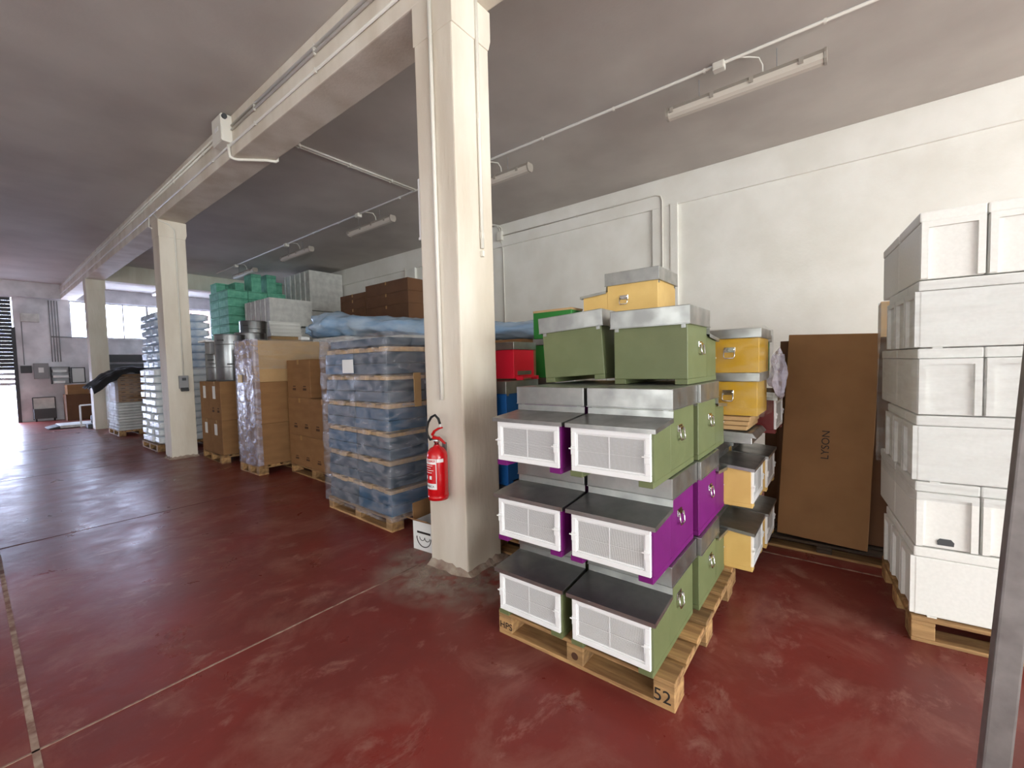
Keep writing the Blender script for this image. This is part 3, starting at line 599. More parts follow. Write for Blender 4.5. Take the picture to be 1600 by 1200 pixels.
o = thing('tall_carton', 'tall pale carton standing against the right wall behind the foam boxes', 'cardboard box', (6.2, -0.78, 0))
obj('box_body', MB().box(0, 0.5, 0, 0.50, 0, 2.18).mesh(bevel=0.004, seg=1), 'cardboard_light', o); obj('tape', MB().box(-0.001, 0.0, 0.36, 0.40, 0, 2.18), 'tape', o)
# steel post close to the viewer
o = thing('steel_post', 'dark steel post standing close by in front of the foam boxes', 'post', (1.763, -0.319, 0))
dv = Vector((1.986-1.763, -0.466+0.319, 1.841)); up = dv.normalized(); q = Vector((0, 0, 1)).rotation_difference(up)
pm = obj('post_tube', MB().box(-0.029, 0.029, -0.029, 0.029, 0.004, 2.05).mesh(bevel=0.006), 'dark_steel', o); pm.rotation_mode = 'QUATERNION'; pm.rotation_quaternion = q
obj('base_plate', MB().box(-0.07, 0.07, -0.07, 0.07, 0, 0.01), 'dark_steel', o)

# ------------------------------------------------------------ fire extinguisher
o = thing('fire_extinguisher', 'red fire extinguisher hung on the white column', 'fire extinguisher', (BX0-0.088, 2.452, 0.605))
o.scale = (0.88, 0.88, 0.88)
obj('cylinder', MB().lathe([(0.0, 0.012), (0.06, 0.0), (0.082, 0.006), (0.09, 0.03), (0.09, 0.355), (0.084, 0.39), (0.06, 0.425), (0.03, 0.44), (0.024, 0.455)], 32).mesh(smooth=True), 'extinguisher_red', o)
obj('foot_ring', MB().lathe([(0.084, -0.014), (0.088, -0.014), (0.09, 0.03), (0.086, 0.03)], 32).mesh(smooth=True), 'extinguisher_red', o)
obj('neck', MB().lathe([(0.02, 0.45), (0.02, 0.475), (0.026, 0.475), (0.026, 0.50), (0.016, 0.505)], 16).mesh(smooth=True), 'chrome', o, label='metal valve neck')
obj('carry_lever', MB().poly([(0.05, 0.50), (-0.03, 0.505), (-0.09, 0.475), (-0.105, 0.468), (-0.098, 0.482), (-0.03, 0.525), (0.04, 0.53)], 'x', -0.012, 0.012).mesh(bevel=0.002, seg=1), 'extinguisher_red', o)
obj('squeeze_lever', MB().poly([(0.05, 0.525), (0.02, 0.56), (-0.04, 0.59), (-0.075, 0.60), (-0.07, 0.612), (-0.03, 0.604), (0.03, 0.575), (0.06, 0.54)], 'x', -0.012, 0.012).mesh(bevel=0.002, seg=1), 'extinguisher_red', o)
obj('hose', MB().tube([(0, 0.03, 0.51), (-0.005, 0.075, 0.49), (-0.01, 0.105, 0.53), (-0.01, 0.11, 0.58), (-0.01, 0.09, 0.64), (-0.008, 0.05, 0.69), (-0.005, 0.005, 0.71), (0, -0.03, 0.68), (0.0, -0.05, 0.635)], 0.011, 8).mesh(smooth=True), 'black_rubber', o)
obj('nozzle', MB().tube([(0.0, -0.05, 0.635), (0.0, -0.055, 0.60)], 0.008, 8).mesh(smooth=True), 'white_plastic', o)
obj('wall_bracket', MB().box(0.08, 0.098, -0.02, 0.02, 0.36, 0.46), 'dark_steel', o)
def curved(name, a0, a1, z0, z1, r, mt, par, n=10):
    b = MB(); 
    for i in range(n+1):
        a = math.radians(a0+(a1-a0)*i/n); b.v += [(r*math.cos(a), r*math.sin(a), z0), (r*math.cos(a), r*math.sin(a), z1)]
    for i in range(n): b.f.append((2*i, 2*i+2, 2*i+3, 2*i+1))
    return obj(name, b, mt, par)
lb = curved('instruction_label', 128, 222, 0.085, 0.345, 0.0905, 'paper', o)
curved('label_panel', 130, 218, 0.135, 0.30, 0.091, 'extinguisher_red', lb); curved('label_panel', 130, 216, 0.318, 0.338, 0.091, 'extinguisher_red', lb)
curved('approval_sticker', 224, 262, 0.315, 0.345, 0.0906, 'paper', o)
for z, s in ((0.327, 'ESTINTORE'), (0.11, 'CARICA')):
    tm = textmesh(s, 0.026)
    for v in tm.vertices:
        a = math.radians(178)+v.co.x/0.0915; r = 0.0915+v.co.z; zz = v.co.y; v.co = (r*math.cos(a), r*math.sin(a), zz+z)
    obj('printed_text', tm, 'paper' if z > 0.2 else 'ink', lb)
for z, w0, w1 in ((0.285, 140, 200), (0.265, 145, 190), (0.245, 150, 205), (0.225, 145, 195)): curved('printed_line', w0, w1, z, z+0.005, 0.0914, 'paper', lb)
for a in (146, 178): curved('pictogram', a, a+16, 0.17, 0.20, 0.0914, 'paper', lb)

# ------------------------------------------------------------ carton helper
def carton(x0, x1, y0, y1, z0, z1, label, group, mt='cardboard', rotz=0, lab=False, marks=False, name='carton', tape=True):
    lx, ly, lz = x1-x0, y1-y0, z1-z0
    o = thing(name, label, 'cardboard box' if mt.startswith('card') else 'box', ((x0+x1)/2, (y0+y1)/2, z0), (0, 0, rotz), group)
    obj('box_body', cached(('ct', round(lx, 3), round(ly, 3), round(lz, 3), mt), lambda: MB().box(-lx/2, lx/2, -ly/2, ly/2, 0, lz).mesh(bevel=0.004, seg=1)), mt, o)
    if tape:
        obj('tape', MB().box(-lx/2-0.001, lx/2, -0.025, 0.025, lz, lz+0.0012).box(-lx/2-0.0012, -lx/2, -0.025, 0.025, lz-0.07, lz+0.0012), 'tape', o)
    if lab: obj('paper_label', MB().box(-lx/2-0.0018, -lx/2, -0.03, 0.10, lz*0.55, lz*0.88), 'paper', o)
    if marks:
        for yy in (-ly*0.25, ly*0.2):
            obj('printed_mark', MB().box(-lx/2-0.0015, -lx/2, yy-0.05, yy+0.05, lz*0.2, lz*0.26).box(-lx/2-0.0015, -lx/2, yy-0.04, yy+0.04, lz*0.29, lz*0.32), 'ink_brown', o)
        obj('printed_mark', MB().box(-0.05, 0.05, -ly/2-0.0015, -ly/2, lz*0.2, lz*0.26), 'ink_brown', o)
    return o
# little white box with a smile print behind the column
o = thing('open_carton', 'small open white carton with smile print beside the column foot', 'cardboard box', (2.385, 2.745, 0), (0, 0, math.radians(4)))
b_ = MB().box(0, 0.012, 0, 0.26, 0, 0.25).box(0.30, 0.312, 0, 0.26, 0, 0.25).box(0.012, 0.30, 0, 0.012, 0, 0.25).box(0.012, 0.30, 0.248, 0.26, 0, 0.25).box(0.012, 0.30, 0.012, 0.248, 0, 0.01)
obj('box_walls', b_, 'paper', o)
obj('flap', MB().poly([(0.25, 0.25), (0.256, 0.25), (0.262, 0.40), (0.256, 0.40)], 'x', 0, 0.31), 'cardboard', o)
obj('flap', MB().poly([(0.006, 0.25), (0.0, 0.25), (-0.08, 0.30), (-0.078, 0.306)], 'y', 0.01, 0.25), 'cardboard', o)
sm = [(-0.0015, 0.13+0.085*math.cos(a), 0.12+0.085*math.sin(a)) for a in [math.pi*(1+i/14) for i in range(15)]]
obj('printed_smile', MB().tube(sm, 0.004, 5), 'ink', o)
for yy in (0.09, 0.15): obj('printed_curve', MB().tube([(-0.0015, yy+0.03*math.cos(a), 0.12+0.03*math.sin(a)) for a in [math.pi*(1+i/8) for i in range(9)]], 0.003, 5), 'ink', o)
obj('printed_line', MB().box(-0.0015, 0, 0.05, 0.21, 0.15, 0.168), 'ink', o)
o = thing('blue_box', 'small blue plastic box tucked behind the column above the white carton', 'box', (2.42, 2.83, 0.0))
obj('box_body', MB().box(0.40, 0.6, 0.30, 0.47, 0, 0.80).mesh(bevel=0.01), 'blue_paint', o); obj('lid', MB().box(0.396, 0.604, 0.296, 0.474, 0.80, 0.83).mesh(bevel=0.005), 'blue_paint', o)

# ------------------------------------------------------------ film-wrapped crate stack
RZ = math.radians(-2.6); CX, CY = 2.465, 3.45
pallet('pallet under the film-wrapped blue-grey crates', CX, CY, 0.95, 1.26, RZ)
def crate(i, j, t, z, mt):
    o = thing('crate', 'blue-grey crate with wooden slats on top, tier %s of the film-wrapped stack' % ('one', 'two', 'three', 'four', 'five', 'six')[t], 'crate', (CX, CY, z), (0, 0, RZ), 'film-wrapped crates')
    lx, ly = 0.455, 0.61; x, y = 0.02+i*(lx+0.008), 0.02+j*(ly+0.006)
    obj('lower_box', MB().box(x, x+lx, y, y+ly, 0, 0.10).mesh(bevel=0.004, seg=1), mt, o); obj('upper_box', MB().box(x+0.004, x+lx-0.004, y+0.004, y+ly-0.004, 0.104, 0.215).mesh(bevel=0.004, seg=1), mt, o)
    for k in range(5): obj('wooden_slat', MB().box(x-0.004+0.012*((k*7+t*3+j) % 3), x+lx, y+0.004+k*0.121, y+0.116+k*0.121, 0.218, 0.252+0.012*((k*5+t) % 2)).mesh(bevel=0.003, seg=1), 'pale_wood', o)
for t in range(6):
    for i in range(2):
        for j in range(2): crate(i, j, t, 0.14+0.2795*t, 'crate_blue' if (t+j) % 3 == 0 else 'crate_grey')
o = thing('flat_crate', 'shallow grey crate capping the film-wrapped crate stack', 'crate', (CX, CY, 1.818), (0, 0, RZ)); obj('lower_box', MB().box(0.02, 0.94, 0.02, 1.1, 0, 0.075).mesh(bevel=0.005), 'crate_grey', o); obj('board', MB().box(0.25, 0.94, 0.05, 0.8, 0.075, 0.105), 'eps_back', o)
film('stretch_film', -0.015, 0.975, -0.015, 1.285, 0.10, 1.93, 'film', 'clear shiny film wrapped around the blue-grey crates', amp=0.018, loc=(CX, CY, 0), rotz=RZ, seed=5, fz=1.1, fh=0.6, ncell=0.055)
tag(obj('delivery_note', MB().box(0, 0.002, 0, 0.22, 0, 0.14), 'paper', None, (CX-0.02, CY+0.52, 1.55), (0, 0, RZ)), 'white delivery note taped on the film of the crate stack', 'paper')
tag(obj('display_board', MB().box(0, 0.084, 0, 0.012, 0, 0.34), 'cardboard_light', None, (2.758, 3.40, 1.20), (0, 0, 0.0)), 'narrow tan board taped to the crate stack near the column', 'board')

# ------------------------------------------------------------ cartons of the aisle row
pallet('pallet under the plain brown cartons between the wrapped stacks', 3.02, 5.36, 0.85, 1.52, math.radians(-3))
g_ = 'plain brown cartons between wrapped stacks'
for t, (z0, z1) in enumerate(((0.14, 0.60), (0.602, 1.17))):
    for j in range(2):
        y0 = 5.40+0.74*j; xo = 3.05+0.04*j
        carton(xo, xo+0.78, y0, y0+0.735, z0, z1, 'plain brown carton in the %s tier between the two wrapped stacks' % ('bottom', 'middle')[t], g_, marks=True)
carton(3.09, 3.87, 6.15, 6.86, 1.172, 1.745, 'single plain brown carton on top between the two wrapped stacks', g_, marks=True)
pallet('pallet under the tall film-wrapped brown tower', 2.68, 7.02, 1.2, 0.72, 0)
for t, (z0, z1) in enumerate(((0.14, 0.78), (0.782, 1.42), (1.422, 2.06))):
    carton(2.69, 3.88, 7.03, 7.72, z0, z1, 'large brown carton, %s of the three in the film-wrapped tower' % ('bottom', 'middle', 'top')[t], 'cartons in the wrapped tower', mt='cardboard_light' if t == 2 else 'cardboard')
o = film('stretch_film', 2.675, 2.75, 7.022, 7.735, 0.142, 2.075, 'film_thick', 'wrinkled purple-silver film on the side of the tall brown tower', amp=0.012, seed=11, fz=2.5, fh=1.5, ncell=0.05, top=False, back=False)
film('stretch_film', 2.765, 3.90, 7.015, 7.735, 1.62, 2.078, 'film_light', 'clear film round the top of the tall brown tower', amp=0.012, seed=21, fz=4, fh=0.6, ncell=0.06, top=True, front=False)
tag(obj('shipping_tag', MB().box(0, 0.003, 0, 0.16, 0, 0.12), 'yellow_tag', None, (2.655, 7.42, 1.42)), 'yellow tag stuck on the film of the tall brown tower', 'tag')
tag(obj('shipping_tag', MB().box(0, 0.14, 0, 0.10, 0, 0.05), 'paper', None, (3.45, 7.1, 2.09)), 'white slip lying on top of the tall brown tower', 'tag')
pallet('pallet under the cartons carrying the steel drums', 2.66, 8.50, 1.1, 1.12, math.radians(-3))
for t, (z0, z1) in enumerate(((0.14, 0.742), (0.744, 1.425))):
    for j in range(2):
        carton(2.70+0.02*j, 3.72+0.02*j, 8.52+0.55*j, 9.065+0.55*j, z0, z1, 'labelled brown carton under the steel drums, %s tier' % ('bottom', 'top')[t], 'cartons under the steel drums', lab=True, marks=(t == 1 and j == 0))
def drum(x, y, z, r, h, label):
    o = thing('steel_drum', label, 'drum', (x, y, z), group='steel drums')
    obj('shell', MB().lathe([(r*0.98, 0), (r, 0.015), (r, h-0.02), (r*0.985, h), (r*0.96, h), (r*0.96, h-0.05), (0, h-0.05)], 36).mesh(smooth=True), 'steel_drum', o)
    for zz in (h-0.18, 0.25, h-0.01): obj('hoop', MB().lathe([(r, zz-0.008), (r+0.008, zz), (r, zz+0.008)], 36).mesh(smooth=True), 'steel_drum', o)
    for a in (215, 250): obj('grip', MB().box(-0.006, 0.006, -0.055, 0.055, -0.012, 0.012), 'dark_grey', o, ((r+0.006)*math.cos(math.radians(a)), (r+0.006)*math.sin(math.radians(a)), h-0.11 if a < 240 else 0.3), (0, 0, math.radians(a)))
    obj('foot', MB().lathe([(r*1.0, -0.0), (r*1.02, 0.0), (r*1.02, 0.02), (r, 0.02)], 36).mesh(smooth=True), 'dark_grey', o)
    return o
drum(2.98, 8.78, 1.426, 0.235, 0.83, 'tall steel drum standing on the labelled cartons')
drum(2.98, 9.34, 1.426, 0.22, 0.50, 'short steel drum behind the tall drum on the cartons')
drum(3.53, 9.34, 1.426, 0.26, 0.92, 'steel drum at the back of the labelled cartons')
o = thing('motor_unit', 'small white extractor motor on the short steel drum', 'machine', (2.95, 9.34, 1.926)); obj('housing', MB().box(-0.16, 0.16, -0.13, 0.13, 0, 0.22).mesh(bevel=0.02), 'grey_box', o); obj('shelf_plate', MB().box(-0.24, 0.22, -0.2, 0.2, 0.22, 0.25), 'white_plastic', o)

# ------------------------------------------------------------ second row behind the aisle row
carton(3.95, 4.75, 5.0, 5.9, 0, 0.93, 'large brown carton hidden behind the crates, bottom', 'cartons of the second row'); carton(3.95, 4.75, 5.0, 5.9, 0.932, 1.805, 'large brown carton behind the crates under the white board', 'cartons of the second row')
carton(4.0, 4.9, 6.95, 7.85, 0, 1.0, 'large brown carton behind the tall tower, bottom', 'cartons of the second row'); carton(4.0, 4.9, 6.95, 7.85, 1.002, 2.02, 'large brown carton behind the tall tower under the white boards', 'cartons of the second row')
carton(4.0, 4.8, 6.0, 6.9, 0, 1.0, 'large dark carton in the second row, bottom', 'cartons of the second row', 'cardboard_dark'); carton(4.0, 4.8, 6.0, 6.9, 1.002, 2.0, 'large dark carton in the second row under the blue bag', 'cartons of the second row', 'cardboard_dark')
for i in range(2):
    tag(obj('foam_board', MB().box(0, 0.9, 0, 1.4-0.3*i, 0, 0.06).mesh(bevel=0.004, seg=1), 'eps', None, (3.98, 6.4+0.25*i, 2.025+0.062*i)), 'white foam board lying under the blue plastic bag', 'foam board', 'foam boards under the blue bag')
tag(obj('wooden_board', MB().box(0, 0.76, 0, 0.8, 0, 0.04).mesh(bevel=0.004, seg=1), 'pale_wood', None, (3.96, 5.05, 1.937)), 'pale wooden board under the blue bag beside the column', 'board')
tag(obj('foam_block', MB().box(0, 0.78, 0, 0.85, 0, 0.125).mesh(bevel=0.006), 'eps_back', None, (3.96, 5.02, 1.808)), 'grey white foam slab under the wooden board', 'foam board')
carton(3.9, 4.6, 2.9, 3.9, 0, 0.95, 'brown carton supporting the far end of the blue bag, bottom', 'cartons of the second row'); carton(3.9, 4.6, 2.9, 3.9, 0.952, 1.887, 'brown carton supporting the far end of the blue bag, top', 'cartons of the second row')
# long blue bag
v = []; f = []; n = 60; m_ = 22; p0, p1 = Vector((4.25, 7.95, 2.42)), Vector((4.2, 2.6, 1.965))
for i in range(n+1):
    t = i/n; c = p0.lerp(p1, t); c.z += 0.03*math.sin(t*7)
    s = min(1, (t/0.02+0.25) if t < 0.02 else (1-t)/0.02+0.2); s = min(1, s)
    rz = (0.205-0.10*t+0.02*math.sin(t*13))*s; rx = (0.30-0.06*t)*s
    for j in range(m_):
        a = 2*math.pi*j/m_; nn = noise.noise(Vector((t*9, math.cos(a)*1.5, math.sin(a)*1.5)))*0.30+noise.noise(Vector((t*26, math.cos(a)*3, math.sin(a)*3+5)))*0.20
        v.append((c.x+rx*math.cos(a)*(1+nn), c.y, c.z+rz*math.sin(a)*(1+nn)))
for i in range(n):
    for j in range(m_): j2 = (j+1) % m_; f.append((i*m_+j, i*m_+j2, (i+1)*m_+j2, (i+1)*m_+j))
f.append(tuple(range(m_))); f.append(tuple(n*m_+j for j in range(m_)))
b_ = MB(); b_.v = v; b_.f = f
o = thing('plastic_bag', 'long pale blue plastic bag lying across the cartons', 'bag', (0, 0, 0)); obj('bag_skin', b_.mesh(smooth=True), 'blue_bag', o)
bmv = bmesh.new(); bmesh.ops.create_icosphere(bmv, subdivisions=3, radius=1)
for q in bmv.verts: nn = noise.noise(q.co*2.5); q.co = Vector((q.co.x*0.2, q.co.y*0.2, q.co.z*0.13))*(1+nn*0.35)
me = bpy.data.meshes.new('knotted_end'); bmv.to_mesh(me); bmv.free(); obj('knotted_end', me, 'blue_bag', o, (4.25, 8.07, 2.33))

# brown cartons near the right wall
def column_of(x0, x1, y0, y1, zs, label, group, mt, name='carton', **k):
    for i in range(len(zs)-1):
        carton(x0, x1, y0, y1, zs[i], zs[i+1]-0.002, label % ('bottom', 'second', 'third', 'fourth', 'fifth', 'sixth', 'seventh')[i] if '%s' in label else label, group, mt, name=name, **k)
column_of(6.0, 6.9, 9.1, 10.2, (0, 1.1, 2.2, 3.06, 3.28, 3.42), 'dark brown carton of the lower pile by the right wall, %s from the floor', 'dark cartons by the wall', 'cardboard_dark')
column_of(6.0, 6.9, 7.5, 9.08, (0, 1.1, 2.2, 3.0, 3.27, 3.54), 'dark brown carton of the taller pile by the right wall, %s from the floor', 'dark cartons by the wall', 'cardboard_dark')
# white foam stacks
def white_stack(x0, x1, y0, y1, z0, z1, n, label, group):
    dy = (y1-y0)/n
    for i in range(n):
        o = thing('foam_slab_box', label, 'foam box', (x0, y0+i*dy, z0), (0, 0, 0), group)
        obj('box_body', MB().box(0.012*(i % 2), x1-x0, 0.004, dy*0.78, 0, z1-z0).mesh(bevel=0.004, seg=1), 'eps_back', o)
        obj('lid', MB().box(-0.02+0.012*(i % 2), x1-x0, dy*0.78+0.002, dy-0.004, 0.01, z1-z0-0.01).mesh(bevel=0.004, seg=1), 'eps_back', o)
G = 'white foam boxes stacked by the wall'
white_stack(5.2, 6.38, 12.38, 14.0, 2.84, 3.585, 5, 'upright white foam box in the lower white row under the lamp', G)
white_stack(5.2, 6.38, 12.38, 14.0, 1.9, 2.79, 3, 'white foam box supporting the lower white row', G)
white_stack(5.2, 6.38, 12.38, 14.0, 0.0, 1.88, 3, 'large white foam box at the foot of the lower white row', G)
white_stack(6.78, 7.9, 13.25, 14.9, 3.45, 4.70, 5, 'upright white foam box in the tall white block near the ceiling', G)
white_stack(6.78, 7.9, 13.25, 14.9, 1.7, 3.43, 3, 'white foam box below the tall white block', G)
white_stack(6.78, 7.9, 13.25, 14.9, 0.0, 1.68, 3, 'large white foam box at the foot of the tall white block', G)
for i in range(4):
    o = thing('foam_tray', 'flat white foam tray in the pile beside the lower white row', 'foam box', (4.45, 10.6+0.02*i, 2.40+0.09*i), group='flat foam trays'); obj('tray_body', MB().box(0, 0.72, 0, 1.2, 0, 0.06).mesh(bevel=0.005, seg=1), 'eps', o); obj('tray_rim', MB().box(-0.012, 0.732, -0.012, 1.212, 0.06, 0.085).mesh(bevel=0.004, seg=1), 'eps', o)
column_of(4.45, 5.15, 10.6, 11.8, (0, 1.2, 2.398), 'large pale carton under the flat foam trays, %s', 'cartons under foam trays', 'cardboard_light')
drum(4.05, 10.5, 0.0, 0.27, 2.7, 'very tall steel tank standing behind the drums')
# green foam boxes
GG = 'green foam boxes by the wall'
for i, (za, zb) in enumerate(((0, 0.9), (0.9, 1.8), (1.8, 2.5))):
    for k in range(2):
        for q in range(2):
            o = thing('foam_block', 'large green foam block at the foot of the green stack', 'foam box', (4.9+0.84*k, 14.42+0.76*q, za), group=GG); obj('box_body', MB().box(0, 0.835, 0, 0.755, 0, zb-za-0.004).mesh(bevel=0.006, seg=1), 'green_foam', o); obj('lid_seam', MB().box(-0.002, 0.837, -0.002, 0.757, (zb-za)*0.8, (zb-za)*0.8+0.006), 'ink', o)
def green_box(x, y, z, lx, ly, lz, label):
    o = thing('foam_box', label, 'foam box', (x, y, z), group=GG)
    obj('box_body', cached(('gb', lx, ly, lz), lambda: MB().box(0, lx-0.018, 0, ly-0.018, 0, lz*0.8).mesh(bevel=0.005, seg=1)), 'green_foam', o)
    obj('lid', cached(('gl', lx, ly, lz), lambda: MB().box(-0.004, lx-0.014, -0.004, ly-0.014, lz*0.8+0.004, lz-0.012).mesh(bevel=0.005, seg=1)), 'green_foam', o)
for t in range(6):
    for k in range(3):
        for q in range(2):
            green_box(4.9+0.56*k, 14.42+0.76*q, 2.5+0.258*t, 0.56, 0.76, 0.258, 'green foam box of the neat tiers, %s tier, %s' % (('first', 'second', 'third', 'fourth', 'fifth', 'sixth')[t], ('along the aisle side', 'in the middle', 'along the wall side')[k]))
zt2 = 2.5+0.258*6
for (dx, dy, dz, lz) in ((0.02, 0.95, 0, 0.30), (0.30, 0.25, 0, 0.26), (0.70, 0.1, 0, 0.56), (1.13, 0.05, 0, 0.58), (1.42, 0.3, 0, 0.42), (0.3, 1.0, 0, 0.3)):
    green_box(4.9+dx, 14.42+dy, zt2+dz, 0.30 if lz > 0.4 else 0.27, 0.55 if dy < 0.9 else 0.5, lz, 'green foam box standing loose on top of the green stack')

# ------------------------------------------------------------ far aisle stacks
def sack(x, y, z, lx, ly, lz, mt, label, group, seed=0):
    key = ('sack', lx, ly, lz, seed % 3, mt)
    def mk():
        bmv = bmesh.new(); bmesh.ops.create_cube(bmv, size=2); bmesh.ops.subdivide_edges(bmv, edges=bmv.edges, cuts=5, use_grid_fill=True)
        for v in bmv.verts:
            c = v.co; r = max(abs(c.x), abs(c.y)); k = 1-0.32*min(1, r)**6
            nn = noise.noise(Vector((c.x*2+seed*7, c.y*2, c.z)))*0.05
            v.co = Vector((c.x*lx/2*(1+nn), c.y*ly/2*(1+nn), (c.z*k+1)*lz/2+nn*0.05))
        for f_ in bmv.faces: f_.smooth = True
        me = bpy.data.meshes.new('sack'); bmv.to_mesh(me); bmv.free(); return me
    o = obj('plastic_sack', cached(key, mk), mt, None, (x, y, z), (0, 0, 0.012*((seed*37) % 5-2))); return tag(o, label, 'sack', group)
pallet('pallet under the white sacks beyond the drum column', 2.33, 10.98, 1.0, 1.2, 0)
for t in range(10):
    for j in range(3):
        for i in range(2):
            sack(2.60+0.51*i+random.uniform(-0.018, 0.018), 11.18+0.40*j+random.uniform(-0.01, 0.01), 0.14+0.155*t, 0.475, 0.378, 0.155, 'white_sack', 'white plastic sack beyond the drum column, layer %d up from the pallet' % (t+1), 'white sacks', t+j*2+i)
for t in range(7):
    for j in range(3):
        for i in range(2):
            sack(2.66+0.48*i+random.uniform(-0.018, 0.018), 11.2+0.40*j+random.uniform(-0.01, 0.01), 0.14+1.56+0.165*t, 0.445, 0.378, 0.165, 'blue_sack', 'pale blue plastic pack on the white sacks, layer %d of the blue packs' % (t+1), 'blue packs', t*2+j+i)
# tarpaulin stack
pallet('pallet under the black tarpaulin stack', 2.36, 14.68, 0.95, 1.25, 0)
for t in range(10):
    o = thing('film_bale', 'silver film-wrapped flat bale low in the tarpaulin stack', 'bale', (2.36, 14.68, 0.14+0.0725*t), group='bales under the tarpaulin'); dx = 0.012*((t*7) % 3)
    obj('bale_body', MB().box(dx, 0.9+dx, dx, 1.22, 0, 0.066).mesh(bevel=0.02), 'eps_back', o); obj('binding', MB().box(dx-0.004, 0.904+dx, 0.6, 0.63, -0.001, 0.069), 'grey_box', o)
for t in range(7):
    o = thing('panel_pack', 'brown panel pack with dark slots under the black tarpaulin', 'panel', (2.40, 14.70, 0.866+0.104*t), group='brown panels under the tarpaulin')
    obj('pack_body', MB().box(0, 0.85, 0, 1.15, 0, 0.098).mesh(bevel=0.004, seg=1), 'cardboard', o)
    for k in range(5): obj('slot', MB().box(0.06+0.16*k, 0.14+0.16*k, -0.002, 0.0, 0.035, 0.06), 'ink_brown', o)
v = []; f = []; nx, ny = 26, 26
for j in range(ny+1):
    for i in range(nx+1):
        x = 1.92+1.38*i/nx; y = 14.45+1.65*j/ny; ex = max(0, 2.42-x)/0.5; ed = max(0, 14.68-y)/0.23
        zz = 1.66+0.13*abs(noise.noise(Vector((x*2.2, y*2.2, 1.5))))+0.06*math.sin(x*5)-0.42*ex**1.3-0.12*ed+0.05*noise.noise(Vector((x*6, y*6, 0)))-0.05*max(0, x-3.15)/0.15
        v.append((x, y, zz))
for j in range(ny):
    for i in range(nx): a = j*(nx+1)+i; f.append((a, a+1, a+nx+2, a+nx+1))
b_ = MB(); b_.v = v+[(p[0], p[1], p[2]+0.03) for p in v]; k = len(v); b_.f = [tuple(reversed(q)) for q in f]+[tuple(i+k for i in q) for q in f]
rim = [i for i in range(nx+1)]+[(j*(nx+1)+nx) for j in range(1, ny+1)]+[ny*(nx+1)+i for i in range(nx-1, -1, -1)]+[j*(nx+1) for j in range(ny-1, 0, -1)]
for a, c in zip(rim, rim[1:]+rim[:1]): b_.f.append((a, c, c+k, a+k))
tag(obj('tarpaulin', b_.mesh(smooth=True), 'black_fabric'), 'crumpled black tarpaulin thrown over the brown panel stack', 'tarpaulin')
film('stretch_film', 2.345, 3.33, 14.665, 15.945, 0.142, 1.55, 'film_light', 'glossy film around the stack under the tarpaulin', amp=0.012, seed=31, top=False)
# dark crates under the far window
for i in range(3):
    o = thing('shelf_unit', 'dark shelf board rack under the far window', 'shelf', (3.3, 21.9, 0), group='dark racks') if i == 0 else o
    obj('shelf_board', MB().box(0, 1.5, 0, 0.5, 1.35+0.36*i, 1.62+0.36*i), 'dark_grey', o)
for x in (0, 1.44):
    for y in (0, 0.44): obj('rack_post', MB().box(x, x+0.06, y, y+0.06, 0, 2.35), 'dark_grey', o)

# ------------------------------------------------------------ things by the back wall
def wallbox(name, x0, x1, z0, z1, d_, mt, label, cat, extra=None):
    o = thing(name, label, cat, (x0, YB, z0)); obj('case', MB().box(0, x1-x0, -d_, 0, 0, z1-z0).mesh(bevel=0.01), mt, o)
    obj('door_panel', MB().box(0.03, x1-x0-0.03, -d_-0.012, -d_, 0.03, z1-z0-0.03), mt, o)
    if extra: extra(o, x1-x0, z1-z0, d_)
    return o
wallbox('electric_panel', 1.20, 1.46, 1.71, 1.97, 0.12, 'dark_grey', 'small dark electric panel next to the roller door', 'electric panel')
wallbox('electric_panel', 1.5, 1.86, 1.5, 2.05, 0.18, 'grey_box', 'grey electric cabinet with white meter on the back wall', 'electric panel', lambda o, w, h, d_: obj('meter_face', MB().box(w*0.3, w*0.65, -d_-0.03, -d_-0.012, h*0.4, h*0.72), 'paper', o))
wallbox('air_unit', 1.28, 1.72, 3.5, 3.78, 0.2, 'eps_back', 'white boxy unit high on the back wall', 'wall unit')
o = thing('wall_shelf', 'grey wall rack with stacked papers by the notice board', 'shelf', (1.9, YB, 1.3))
for z in (0, 0.2, 0.4, 0.6): obj('shelf_board', MB().box(0, 0.48, -0.24, 0, z, z+0.02), 'grey_box', o)
for x in (0, 0.46): obj('shelf_side', MB().box(x, x+0.02, -0.24, 0, 0, 0.62), 'dark_grey', o)
for z, w in ((0.02, 0.3), (0.22, 0.4), (0.42, 0.36)):
    tag(obj('paper_pile', MB().box(0, w, 0, 0.2, 0, 0.09).mesh(bevel=0.004, seg=1), 'paper', None, (1.94, YB-0.22, 1.3+z)), 'pile of paper on the grey wall rack', 'paper', 'papers on the wall rack')
o = thing('notice_board', 'white framed notice board on the back wall', 'board', (2.42, YB, 1.31)); obj('board_face', MB().box(0.03, 0.35, -0.02, 0, 0.03, 0.55), 'paper', o)
for a in ((0, 0.38, 0, 0.03), (0, 0.38, 0.55, 0.58), (0, 0.03, 0.03, 0.55), (0.35, 0.38, 0.03, 0.55)): obj('board_frame', MB().box(a[0], a[1], -0.03, 0, a[2], a[3]), 'dark_grey', o)
for x in (1.98, 2.05, 2.12, 2.19): pipe('wall_conduit', [(x, YB-0.02, 4.3), (x, YB-0.02, 2.1)], 0.014, 'grey conduit of the bundle dropping to the wall rack', mt='grey_box', group='conduits on the back wall')
pipe('wall_conduit', [(1.3, YB-0.02, 3.5), (1.3, YB-0.02, 2.0)], 0.012, 'thin conduit from the white unit to the dark electric panel', mt='grey_box')
pipe('wall_conduit', [(1.98, YB-0.04, 3.0), (2.95, YB-0.04, 3.0)], 0.02, 'horizontal grey pipe under the far window', mt='grey_box')
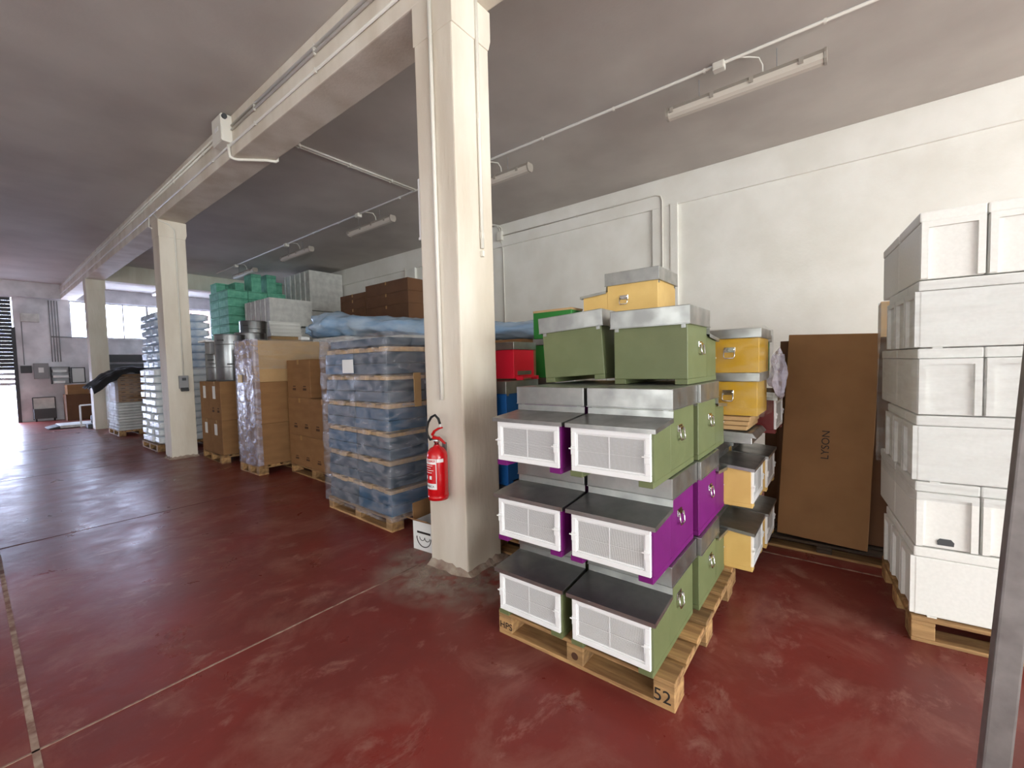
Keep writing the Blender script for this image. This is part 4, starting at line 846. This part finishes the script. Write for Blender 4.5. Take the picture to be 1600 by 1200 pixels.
o = thing('hand_trolley', 'framed grey trolley parked against the back wall', 'trolley', (1.42, YB-0.42, 0))
for x in (0, 0.54): obj('frame_post', MB().tube([(x, 0.3, 0.06), (x, 0.3, 0.84)], 0.014, 8), 'dark_grey', o)
obj('frame_top', MB().tube([(0, 0.3, 0.84), (0.54, 0.3, 0.84)], 0.014, 8), 'dark_grey', o); obj('bin', MB().box(0, 0.54, 0.1, 0.32, 0.1, 0.44).mesh(bevel=0.01), 'dark_grey', o); obj('back_sheet', MB().box(0.01, 0.53, 0.32, 0.33, 0.44, 0.83), 'eps_back', o)
for x in (0.05, 0.49): obj('wheel', MB().lathe([(0.06, -0.02), (0.06, 0.02)], 16).mesh(), 'black_rubber', o, (x, 0.2, 0.06), (0, R90, 0))
o = thing('platform_scale', 'low white platform scale with bright frame near the far column', 'scale', (1.68, 18.3, 0))
obj('platform', MB().box(0, 1.0, 0.2, 1.3, 0.02, 0.10).mesh(bevel=0.02), 'eps_back', o); obj('ramp', MB().poly([(-0.25, 0.02), (0, 0.02), (0, 0.09)], 'y', 0.3, 1.2), 'dark_grey', o)
for a, b in (((0.42, 0, 0.02), (0.42, 0, 0.68)), ((0.42, 0, 0.68), (0.95, 0, 0.68)), ((0.95, 0, 0.68), (0.95, 0, 0.02)), ((0.42, 0, 0.05), (0.95, 0, 0.05))): obj('frame_tube', MB().tube([a, b], 0.022, 8), 'white_plastic', o)
o = thing('pump_motor', 'black motor unit on a dark base beside the platform scale', 'machine', (2.40, 18.0, 0)); obj('base', MB().box(-0.22, 0.3, -0.2, 0.2, 0, 0.12).mesh(bevel=0.01), 'dark_grey', o)
obj('motor', MB().lathe([(0.09, 0.12), (0.12, 0.16), (0.12, 0.36), (0.06, 0.4), (0.09, 0.44), (0.09, 0.58), (0.03, 0.62)], 20).mesh(smooth=True), 'black_rubber', o)
carton(2.15, 2.8, 21.6, 22.3, 0.0, 0.55, 'brown carton by the back wall under the notice board, lowest', 'cartons by the back wall', 'cardboard_dark'); carton(2.15, 2.8, 21.6, 22.3, 0.552, 0.92, 'brown carton by the back wall under the notice board, middle', 'cartons by the back wall', 'cardboard_dark'); carton(2.2, 2.75, 21.65, 22.25, 0.922, 1.26, 'paler brown carton by the back wall under the notice board, topmost', 'cartons by the back wall', 'cardboard')
# stack at the far left, only its edge in view
pallet('pallet under the wrapped cartons on the open side of the aisle', -0.96, 5.3, 1.0, 1.2, 0)
for i in range(3): carton(-0.91, 0.06, 5.32, 6.48, 0.14+0.2*i, 0.335+0.2*i, 'film-wrapped brown carton at the aisle edge opposite the crates', 'cartons opposite the crates')
